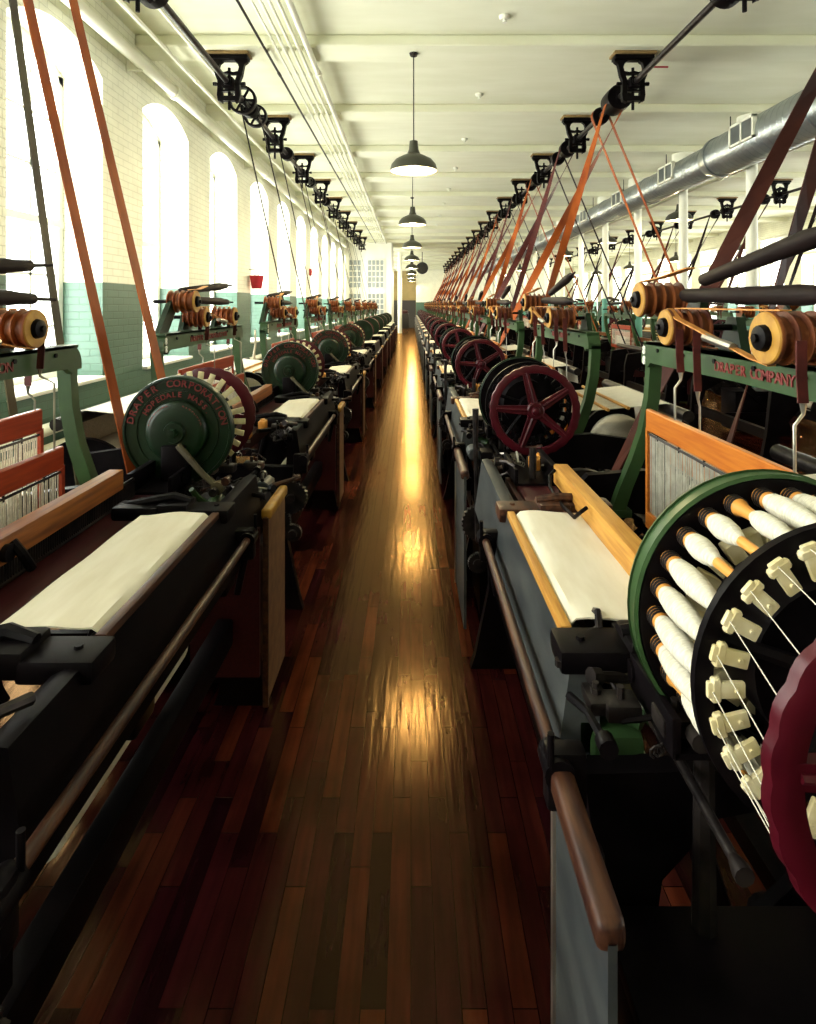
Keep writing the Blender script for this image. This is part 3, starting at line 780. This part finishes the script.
    if near:
        m=MB(); uf=AU-.044
        if text=='DRAPER COMPANY':
            line_text(m,'DRAPER',(uf,.095,za-.060),(0,-1,0),(0,0,1),.045,.66); line_text(m,'COMPANY',(uf,-.105,za-.060),(0,-1,0),(0,0,1),.045,.64)
        else:
            line_text(m,'DRAPER',(uf,.33,za-.062),(0,-1,0),(0,0,1),.046,.76); line_text(m,'CORPORATION',(uf,.04,za-.062),(0,-1,0),(0,0,1),.046,.76)
        m.build('lettering',M_LETTER,arch,'raised dull red lettering')
        m=MB()
        for j in range(6):
            v=-.55+j*.22; m.lathe([(-.006,.009),(.0,.008)],(uf,v,za-.03),'x',6)
        m.build('bolts',M_IRON,arch)
        m=MB(); line_text(m,'8',(uf,AV-.01,za-.055),(0,-1,0),(0,0,1),.05,.6); line_text(m,'8',(uf,AV-.01,za-.098),(0,-1,0),(0,0,1),.05,.6); m.build('painted_number',M_WHITEWOOD,arch,'white stencilled number')
    # --- harness spools over the arch
    su=AU-(.19 if R else .09)
    spools=[(.38,1.60,.066,.15),(.15 if R else .20,1.505,.062,.13),(-.40 if R else -.37,1.50,.066,.15)]
    vB_,vC_=spools[1][0],spools[2][0]
    for k,(v,z,r,ln) in enumerate(spools):
        m=MB(); n_g=4; pr=[(0,.02),(0,r*.98),(.006,r)]
        seg=(ln-.012)/n_g
        for i in range(n_g):
            t=.010+i*seg; pr+=[(t,r),(t+.004,r*.80),(t+seg-.008,r*.80),(t+seg-.004,r)]
        pr+=[(ln,r),(ln,.02)]
        m.lathe(pr,(su,v,z),'x',28); sp=m.build('harness_spool',M_SPOOL_D if R else M_SPOOL,root)
        m=MB(); m.lathe([(-.004,.034),(-.004,r*.93),(.001,r*.985)],(su,v,z),'x',28); m.build('spool_face',M_TANWOOD,sp)
        m=MB(); m.lathe([(-.022,.016),(-.018,.030),(-.003,.034),(-.003,.014)],(su,v,z),'x',14); m.rod((su-.03,v,z),(su+ln+.10,v,z),.011,n=8); m.build('spindle',M_IRON,sp)
    for pg in ([(.62,za-.02),(.40,1.64),(.34,1.64),(.36,1.56),(.50,za-.02)],[(vB_+.09,za-.02),(vB_+.02,1.54),(vB_-.03,1.54),(vB_-.07,za-.02)],[(vC_+.10,za-.02),(vC_+.025,1.53),(vC_-.025,1.53),(vC_-.08,za-.02)]):
        m=MB(); m.prism(pg,'x',AU+.03,AU+.06); m.build('spool_bracket',M_DGREEN,root)
    # straps
    def strap(pts,w,mt,name='strap'):
        m=MB(); S=[]
        P=[Vector(p) for p in pts]
        for i,p in enumerate(P):
            d=(P[min(i+1,len(P)-1)]-P[max(i-1,0)]).normalized(); wv=Vector((1,0,0)); nn=d.cross(wv).normalized(); S.append((p,wv*(w/2),nn))
        m.ribbon(S,.004); return m.build(name,mt,root,smooth=False)
    vA,zA=.38,1.60; vB,zB=spools[1][0],1.505; vC,zC=spools[2][0],1.50
    zf=1.13
    for k,(v,side_) in enumerate(((vB,-1),(vC,-1))):
        vv=v-(.060 if k==0 or not R else .10)
        for j,(du,ze) in enumerate(((.02,1.36),(.07,1.30))):
            zt=1.5
            strap([(su+du,vv-.012*j,zt),(su+du,vv-.012*j,zt-.08),(su+du+.004,vv-.012*j,ze)],.024,M_STRAP)
            if near:
                m=MB(); uu=HU if j==0 else HU+.075; ze2=(1.205 if R else 1.085) if j==0 else (1.09 if R else 1.215)
                m.tube([(su+du+.004,vv-.012*j,ze),(su+du+.004,vv-.012*j,ze-.025),(uu,vv-.012*j,ze-.05),(uu,vv-.012*j,ze2)],[.008,.004,.0035,.0035],6); m.build('strap_hook',M_BRIGHT,root)
    strap([(su+.03,vA+.02,zA+.068),(su+.03,vA,zA+.07),(su+.03,vA-.12,zA+.075),(su+.05,vA-.30,zA+.10)],.03,M_STRAP_O)
    strap([(su+.05,vB+.01,zB+.063),(su+.05,vB-.05,zB+.064),(su+.05,vC+.05,zC+.067),(su+.05,vC,zC+.067)],.03,M_STRAP_O)
    strap([(su+.015,vB,zB+.062),(su+.015,vB-.06,zB+.03),(su+.015,vC+.08,zC-.055),(su+.015,vC,zC-.066)],.022,M_STRAP_O)
    strap([(su+.08,vA-.02,zA-.066),(su+.08,vB+.05,zB+.06)],.03,M_STRAP)
    if near:
        m=MB(); a=Vector((su+.012,vB-.24,zB-.02)); b_=Vector((su+.012,vC+.16,zC-.035)); m.rod(a,b_,.013,.013,8); m.build('strap_buckle',M_BRIGHT,root)
    # tapered spring rods lying over the spools
    for (p0,p1) in (((su+.16,vA-.16,1.665),(su+.10,vA-1.0,1.77 if R else 1.73)),((su+.12,vA-.10,1.615),(su+.10,vA-1.02,1.60))):
        p0=Vector(p0); p1=Vector(p1); m=MB()
        q=[p0.lerp(p1,t) for t in (0,.02,.35,.72,.78,.86,.88,1.0)]
        m.tube(q,[.014,.022,.024,.027,.022,.020,.007,.006],12); m.build('spring_rod',M_BELT_D,root)
    # --- drive end
    pu,pr_=(DU_R,DR_R) if R else (DU_L,DR_L)
    m=MB(); m.lathe([(-.05,pr_-.015),(-.05,pr_),(.05,pr_),(.05,pr_-.015)],(pu,DV,DZ),'y',36,closed=True)
    m.lathe([(-.055,.04),(.055,.04)],(pu,DV,DZ),'y',16)
    for i in range(5):
        a=i*2*PI/5; m.rod((pu,DV,DZ),(pu+(pr_-.01)*math.cos(a),DV,DZ+(pr_-.01)*math.sin(a)),.016,.012,8)
    m.rod((pu,.74,DZ),(pu,DV+.10,DZ),.022); m.build('drive_pulley',M_IRON,root)
    m=MB(); m.lathe([(-.02,.175),(-.02,.20),(.0,.205),(.02,.20),(.02,.175)],(.50,DV+.13,.60),'y',40,closed=True); m.lathe([(-.01,.18),(.01,.18)],(.50,DV+.13,.60),'y',40); m.rod((.50,.74,.60),(.50,DV+.17,.60),.02); m.build('friction_wheel',M_IRON2,root)
    if near:
      if R:
        m=MB(); m.tube([(-.02,.72,.55),(-.025,.72,.80),(-.03,.715,1.0),(-.03,.715,1.13)],[.012,.011,.011,.014],8); m.build('shipper_handle',M_IRON2,root)
      if True:
        # take-up gears by the aisle
        m=MB()
        for (u,z,r) in ((.0,.60,.085),(.06,.48,.06),(-.01,.42,.045)):
            nt_=26; poly=[]
            for i in range(nt_*2):
                a=2*PI*i/(nt_*2); rr=r*(1.0 if i%2 else .9); poly.append((u+rr*math.cos(a),z+rr*math.sin(a)))
            m.prism(poly,'y',.80,.825); m.lathe([(-.02,.022),(.04,.022)],(u,.81,z),'y',12)
        m.build('take_up_gear',M_IRON2,root)
        # transfer motion under the battery: green casting, spring, hammer arm
        m=MB(); m.box(.03,.13,-.72,-.56,.70,.775,bev=.02); m.tube([(.05,-.60,.77),(.09,-.66,.80),(.13,-.70,.79)],[.026,.026,.018],10); m.box(.0,.05,-.70,-.64,.72,.80,bev=.012); m.build('transfer_casting',M_GREEN,root)
        m=MB(); m.tube([(.145,-.62,.815),(.145,-.64,.82),(.145,-.72,.815)],[.016,.026,.022],12); m.tube([(.15,-.62,.82),(.19,-.60,.86),(.20,-.57,.90)],[.014,.012,.010],8); m.build('knock_off_sleeve',M_GREEN,root)
        m=MB(); P=[]
        for i in range(110):
            q=i*.8; P.append((.145+.015*math.cos(q),-.72-.0007*i,.813+.015*math.sin(q)))
        m.tube(P,.0025,5); m.rod((.145,-.72,.813),(.145,-.98,.80),.009,.008); m.lathe([(0,.008),(-.02,.014),(-.03,.014)],(.145,-.98,.80),'y',10); m.build('coil_spring',M_IRON2,root)
        m=MB(); m.tube([(BU-.02,VREAR+.06,BZ-.05),(BU-.13,VREAR+.10,BZ-.15),(BU-.2,VREAR+.12,BZ-.20)],[.014,.012,.012],8); m.lathe([(-.015,.026),(.015,.026)],(BU-.2,VREAR+.12,BZ-.2),'y',12); m.build('feed_lever',M_BELT_G,root)
        m=MB(); m.box(BU-.05,BU+.05,VREAR+.01,VREAR+.07,.84,BZ-.05,bev=.012); m.box(BU-.10,BU+.10,VREAR+.0,VREAR+.1,.80,.86,bev=.012); m.build('battery_stand',M_IRON,root)
        # assorted linkage between breast beam and battery
        rnd=random.Random(3 if R else 5)
        for q in range(9):
            m=MB(); u=rnd.uniform(.0,.24); v=-.62-rnd.random()*.30; z=.86+rnd.random()*.06
            du,dv,dz=rnd.uniform(-.06,.08),rnd.uniform(-.12,.12),rnd.uniform(-.03,.03)
            if q%3==0:
                m.box(u-.03,u+.03,v-.025,v+.025,z-.02,z+.01,bev=.006); m.rod((u,v,z),(u,v,z+.03),.007,n=6)
            else:
                m.tube([(u,v,z),(u+du*.5,v+dv*.5,z+dz+.015),(u+du,v+dv,z+dz)],[.009,.007,.008],6); m.lathe([(-.012,.016),(.012,.016)],(u,v,z),'y',10)
            m.build('linkage',(M_IRON2,M_IRON,M_BROWNWOOD,M_IRON2)[q%4],root)
        # cast bracket carrying the stop motion beyond the battery, crowded with small levers
        if not threads:
          m=MB(); m.box(.02,.30,-1.06,-.78,.70,.76,bev=.012); m.box(.05,.12,-1.0,-.82,.76,.82,bev=.012); m.prism([(.02,.70),(.30,.70),(.16,.50)],'y',-.84,-.80); m.build('stop_motion_bracket',M_IRON,root)
          m=MB(); m.lathe([(-.05,.028),(-.045,.034),(.05,.034),(.055,.028)],(.02,-.93,.80),'y',16); m.lathe([(.055,.012),(.12,.012)],(.02,-.93,.80),'y',10); m.build('feeler_drum',M_SHEET,root)
        for q in range(30):
            m=MB(); zone=q%3
            if threads and zone==0: zone=1
            if zone==0: u=rnd.uniform(-.03,.30); v=rnd.uniform(-1.06,-.80); z=rnd.uniform(.77,.86)
            elif zone==1: u=rnd.uniform(-.03,.26); v=rnd.uniform(-.84,-.62); z=rnd.uniform(.80,.92)
            else: u=rnd.uniform(.0,.30); v=rnd.uniform(.56,.88); z=rnd.uniform(.80,.94)
            a=rnd.uniform(0,2*PI); ln=rnd.uniform(.05,.13); d=Vector((math.cos(a)*ln,math.sin(a)*ln,rnd.uniform(-.03,.03))); p=Vector((u,v,z))
            kind_=q%5
            if kind_ in (0,3): m.tube([p,p+d*.4+Vector((0,0,.012)),p+d],rnd.uniform(.003,.006),6); m.lathe([(-.006,.010),(.006,.010)],p,'z',8)
            elif kind_==1: m.box(u-.018,u+.018,v-.03,v+.03,z-.012,z+.012,bev=.005); m.rod((u,v,z),(u,v,z+.03),.006,n=6); m.lathe([(.012,.010),(.02,.010)],(u,v,z),'z',6)
            elif kind_==2: m.rod(p,p+d,.011,.009,8); m.rod(p+d*.9,p+d*1.1,.015,n=8)
            else:
                P=[p+d*(i/40)+Vector((.009*math.cos(i*.9),0,.009*math.sin(i*.9))) for i in range(41)]; m.tube(P,.002,5)
            m.build('small_lever' if kind_ in (0,3) else 'clamp_block' if kind_==1 else 'spindle_arm' if kind_==2 else 'small_spring',(M_IRON2,M_BRIGHT,M_IRON2,M_IRON,M_IRON2,M_IRON,M_BROWNWOOD)[q%7],root)
        for (u,v,z) in ((.20,.60,.93),(.25,.72,.91)):
            m=MB(); m.box(u-.02,u+.02,v-.03,v+.03,z-.03,z+.02,bev=.008); m.lathe([(.02,.012),(.028,.012)],(u,v,z),'z',8); m.build('picker_block',M_QUILL,root)
        for q in range(7):
            m=MB(); u=rnd.uniform(.02,.26); v=.60+rnd.random()*.24; z=.87+rnd.random()*.06
            du,dv,dz=rnd.uniform(-.06,.08),rnd.uniform(-.10,.10),rnd.uniform(-.03,.03)
            m.tube([(u,v,z),(u+du*.5,v+dv*.5,z+dz+.01),(u+du,v+dv,z+dz)],[.009,.007,.008],6); m.lathe([(-.012,.018),(.012,.018)],(u,v,z),'x',10)
            m.build('linkage',(M_IRON2,M_IRON,M_BROWNWOOD,M_IRON2)[q%4],root)
    build_battery(root,near,threads,tilt=.12 if R else .3,R=R)
    return root

FAR_SKIP=('linkage','bolts','painted_number','strap_hook','heddle_rod','lay_hook','coil_spring','knock_off_sleeve','rod_bracket','bobbin_seat','strap_buckle','small_lever','clamp_block','spindle_arm','small_spring')
protoR1=build_loom(1,True,threads=True)
protoR=build_loom(1,True)
protoL=build_loom(-1,True,text='DRAPER CORPORATION')
farR=build_loom(1,False); farL=build_loom(-1,False)

def place(proto,fresh,x,y,rz,label,group,skip=()):
    o=proto if fresh else copy_tree(proto,None,skip)
    o.location=(x,y,0); o.rotation_euler=(0,0,rz); tag(o,label,'loom',group); return o
NRW=17; NLW=10
used=set()
def rows():
    for k in range(NRW):
        y=CR0+PITCH*k
        p=protoR1 if k==0 else protoR if k<4 else farR
        f=p.name not in used; used.add(p.name)
        lab='nearest power loom on the right, its battery full of white bobbins' if k==0 else '%s power loom along the right side of the aisle, with red spoked thread wheel'%ORD[k+1]
        place(p,f,LOOM_R,y,0,lab,'looms along the right of the aisle')
    for k in range(NLW):
        y=CL0+PITCH*k
        p=protoL if k<4 else farL
        f=p.name not in used; used.add(p.name)
        lab='nearest power loom on the left, by the brick wall' if k==0 else '%s power loom along the left side of the aisle by the windows'%ORD[k+1]
        place(p,f,LOOM_L,y,PI,lab,'looms along the left of the aisle')
    for k in range(1,13):
        place(farL,False,4.55,CL0+PITCH*k+.3,PI,'%s power loom in the row backing onto the right-hand looms'%ORD[k],'looms behind the right-hand row',('warp_beam','warp_sheet'))
    for k in range(1,11):
        place(farR,False,5.95,CR0+PITCH*(k+1),0,'%s power loom in the row beyond the white columns'%ORD[k],'looms beyond the columns')
rows()

# bobbins in the two nearest right-hand batteries
kinds=['full']*NB
order=[i for i in range(NB) if 62<=i*360/NB<=250]
order=sorted(order,reverse=True)     # lowest on the aisle side first
visible=[i for i in order if i*360/NB<=212]
kd={}
pat=['tip','full','full','full','full','butt','butt','tip','full','full','full','tip','full']
for q,i in enumerate(visible): kd[i]=pat[q%len(pat)]
for i in order:
    a=i*2*PI/NB; loc=(LOOM_R+BUR+BR*math.cos(a),CR0+VREAR-.012,BZ+BR*math.sin(a))
    if i in visible:
        q=visible.index(i)
        desc={'full':'full white bobbin','butt':'part-used bobbin with bare orange tip','tip':'part-used bobbin with bare wooden butt'}[kd[i]]
        bobbin(loc,kd[i],desc+', %s up from lowest in view in the nearest battery'%ORD[q+1],'bobbins in the nearest battery')
    else:
        bobbin(loc,'full','white bobbin in the shaded underside of the nearest battery','bobbins in the nearest battery')
# shafts, pulleys and belts
pl=[]; pr=[]
for k in range(NLW+1):
    if k!=2: pl.append((CL0-DV+PITCH*k,.105,.06,k%2==0))
for k in range(NRW):
    if k!=1: pr.append((CR0+DV+PITCH*k,.125 if k!=2 else .15,.07 if k!=2 else .13,True))
for k in range(2,12): pr.append((CL0-DV+PITCH*(k+1)+.3,.11,.05,True))
pl+= [(7.02,.17,.035,False),(7.62,.15,.035,False),(4.55,.13,.06,True)]
pr+= [(4.55,.13,.06,True)]
line_shaft(XSL,-3,26,'left overhead line shaft running above the left looms','left line shaft',pl,range(-1,9))
line_shaft(XSR,-3,44,'main overhead line shaft running above the right looms','right line shaft',pr,range(-1,17))
line_shaft(8.3,4,44,'distant line shaft beyond the air duct','distant line shaft',[(CR0+PITCH*(k+1)+DV,.12,.05,True) for k in range(2,11)]+[(CR0+PITCH*(k+1)+DV-.6,.16,.04,False) for k in range(2,14)],range(2,15))
for k in range(1,NLW):
    y=CL0-DV+PITCH*k
    if k==2: continue
    belt('drive_belt','%s leather drive belt from the left shaft, to the %s left loom'%('orange' if k==1 else 'thin dark',ORD[k+1]),'left drive belts',y,(XSL,ZSH),.105,(LOOM_L-DU_L,DZ),DR_L,.085 if k==1 else .06,M_BELT_O if k==1 else M_BELT_D)
belt('drive_belt','olive worn leather belt beside the first arched window','left drive belts',2.52,(XSL+.02,ZSH),.13,(-1.52,.50),.12,.05,M_BELT_G)
for k in range(NRW):
    y=CR0+DV+PITCH*k
    if k==1: continue
    belt('drive_belt','broad crossed red-brown leather belt slanting down to the nearest right loom' if k==0 else 'crossed %s leather drive belt to the %s right-hand loom'%('orange' if k%2==0 else 'dark red',ORD[k+1]),'right drive belts',y,(XSR,ZSH),.115,(LOOM_R+DU_R,DZ),DR_R,.07 if k==0 else .09 if k<5 else .065,M_BELT_B if k==0 else (M_BELT_O,M_STRAP)[k%2],True)
for k in range(3,11):
    y=CL0-DV+PITCH*k+.3
    belt('drive_belt','thin %s belt slanting right from the main shaft to the %s loom behind'%('tan' if k%2 else 'dark',ORD[k]),'belts to the row behind',y,(XSR,ZSH),.11,(4.55-DU_L,DZ),DR_L,.06,M_BELT_O if k%2 else M_BELT_D)
for k in range(2,11):
    y=CR0+PITCH*(k+1)+DV
    belt('drive_belt','%s leather belt from the distant shaft to the %s loom beyond the columns'%('dark' if k%2 else 'brown',ORD[k]),'belts on the distant shaft',y,(8.3,ZSH),.12,(5.95+DU_R,DZ),DR_R,.07,M_BELT_D if k%2 else M_BELT_B,True)

# ------------------------------------------------------------------ lamps
def lamp_meshes():
    s=MB(); prof=[(.34,.022),(.335,.045),(.24,.055),(.19,.075),(.165,.13),(.125,.205),(.07,.25),(.0,.268),(-.004,.272)]
    inner=[(.0,.262),(.066,.243),(.118,.20),(.155,.12),(.175,.07)]
    s.lathe(prof+inner,(0,0,0),'z',40)
    i=MB(); i.lathe([(.001,.261),(.064,.242),(.116,.199),(.153,.119),(.172,.06),(.172,.001)],(0,0,0),'z',40)
    b=MB(); b.lathe([(.17,.02),(.14,.03),(.10,.055),(.06,.062),(.03,.045),(.018,.001)],(0,0,0),'z',20)
    return s.mesh('shade',M_SHADE),i.mesh('reflector',M_REFLECT),b.mesh('bulb',M_BULB)
LS,LI,LB=lamp_meshes()
def lamp(x,y,z,label,group,watt):
    t=thing('pendant_lamp',label,'lamp',(x,y,z),0,group)
    for n_,me in (('shade',LS),('reflector',LI),('bulb',LB)):
        o=bpy.data.objects.new(n_,me); C.objects.link(o); o.parent=t
    m=MB(); m.rod((0,0,.33),(0,0,ZSOF-z),.007,n=6); m.lathe([(ZSOF-z-.03,.04),(ZSOF-z,.05)],(0,0,0),'z',12); m.build('cord',M_IRON2,t)
    ld=bpy.data.lights.new('lamp_light','POINT'); ld.energy=watt; ld.color=(1,.80,.42); ld.shadow_soft_size=.05
    lo=bpy.data.objects.new('lamp_light',ld); C.objects.link(lo); lo.parent=t; lo.location=(0,0,-.035)
LW=130
for j in range(10):
    lamp(.03,BEAM0+.2+BAY*2*j,3.08,'lit enamel pendant lamp over the aisle, %s from the camera'%ORD[j+1],'aisle pendant lamps',LW)
for j in range(6):
    lamp(5.52,11.95+BAY*2*j,3.32,'pendant lamp beyond the duct between columns, %s from the camera'%ORD[j+1],'pendant lamps by the columns',LW)
for j in range(5):
    lamp(9.4,BEAM0+.2+BAY*2*(j+2)+1,3.12,'pendant lamp far to the right of the columns, %s from the camera'%ORD[j+1],'pendant lamps on the far right',LW)

# ------------------------------------------------------------------ small things on ceiling and walls
for j in range(8):
    m=MB(); m.lathe([(0,.055),(-.02,.055),(-.035,.04),(-.035,.015),(-.06,.012),(-.062,.025),(-.068,.025)],(.95,5.9+BAY*j,ZCEIL),'z',20)
    tag(m.build('sprinkler_head',M_WHITE),'white sprinkler head on the ceiling, %s from the camera'%ORD[j+1],'sprinkler','ceiling sprinklers')
m=MB(); m.box(2.74,3.0,BEAM0+.46,BEAM0+.48,ZSOF-.05,ZSOF-.035); m.box(2.70,2.78,BEAM0+.45,BEAM0+.49,ZSOF-.07,ZSOF-.02); m.box(2.72,2.74,BEAM0+.4,BEAM0+.47,ZSOF-.05,ZSOF); tag(m.build('valve_handle',M_BUCKET),'small red valve lever on the beam right of the main shaft','valve')
b=thing('fire_bucket','red fire bucket hung on the brick pier between windows','bucket',(-2.86,10.75,1.88))
m=MB(); m.lathe([(0,.085),(.005,.09),(.24,.13),(.245,.136),(.235,.126),(.01,.08)],(0,0,0),'z',24); m.build('pail',M_BUCKET,b)
m=MB(); m.tube([(0,-.13,.23),(0,-.1,.32),(0,0,.36),(0,.1,.32),(0,.13,.23)],.006,6); m.rod((-.14,0,.355),(.01,0,.355),.008); m.build('bail_handle',M_IRON2,b)
m=MB(); m.box(-3.0,-2.93,17.05,17.2,2.45,2.65,bev=.01); m.lathe([(0,.03),(.02,.03)],(-2.93,17.12,2.55),'x',12); tag(m.build('alarm_box',M_BUCKET),'small red alarm box on a far brick pier','alarm')
f=thing('unit_heater','round dark fan heater hung from the ceiling at the far end of the aisle','heater',(.62,32,3.62))
m=MB(); m.lathe([(-.05,.30),(-.04,.33),(.18,.33),(.22,.25),(.3,.12)],(0,0,0),'y',28); m.build('casing',M_DARK,f)
m=MB()
for r in (.08,.16,.24,.31): m.lathe([(-.06,r-.008),(-.055,r),(-.06,r+.008),(-.07,r)],(0,0,0),'y',28,closed=True)
m.build('grille',M_IRON2,f)
m=MB(); m.rod((0,.1,.32),(0,.1,ZCEIL-3.62),.02); m.build('drop_rod',M_IRON2,f)
cart=thing('bobbin_cart','dark cart of cloth standing in the far end of the aisle','cart',(-.45,33.2,0))
m=MB(); m.box(-.33,.33,-.4,.4,.25,1.1,bev=.03); m.build('cart_box',M_DARK,cart)
for sx in (-1,1):
    for sy in (-1,1):
        m=MB(); m.lathe([(-.02,.09),(.02,.09)],(sx*.26,sy*.3,.09),'x',16); m.rod((sx*.26,sy*.3,.09),(sx*.26,sy*.3,.27),.02); m.build('wheel',M_IRON,cart)
m=MB(); m.box(-.28,.28,-.35,.35,1.08,1.28,bev=.08,seg=3); m.build('cloth_heap',M_DARKRED,cart)
# white card of yarn cloths hanging on the far side of second left arch
for k in (1,2):
    m=MB(); S=[]
    for i in range(9):
        t=i/8; S.append(((-1.95+.01*math.sin(i),(4.45 if k==1 else 7.25)-.03*math.sin(i*1.3),1.27-.45*t),(.0,.018+.03*t,0),(1,0,0)))
    m.ribbon(S,.012); tag(m.build('hanging_rag',M_CLOTH),'white rag hanging behind the %s left loom by the window'%ORD[k+1],'rag')

# ------------------------------------------------------------------ world, camera, view
w=bpy.data.worlds.new('sky'); scene.world=w; w.use_nodes=True
bg=w.node_tree.nodes['Background']; bg.inputs[0].default_value=(.98,1,.94,1); bg.inputs[1].default_value=8.0
cam=bpy.data.cameras.new('camera'); co=bpy.data.objects.new('camera',cam); C.objects.link(co); scene.camera=co
co.location=(0,0,H); co.rotation_euler=(PI/2,0,0)
cam.sensor_fit='VERTICAL'; cam.sensor_height=36; cam.lens=36*580/1024
cam.shift_x=-3/1024; cam.shift_y=-(512-305)/1024
cam.clip_start=.05; cam.clip_end=200
scene.view_settings.view_transform='Standard'; scene.view_settings.look='None'; scene.view_settings.gamma=1; scene.view_settings.use_curve_mapping=False
scene.view_settings.exposure=-0.12
scene.cycles.use_denoising=True
scene.cycles.max_bounces=8; scene.cycles.diffuse_bounces=5; scene.cycles.glossy_bounces=4; scene.cycles.sample_clamp_indirect=6
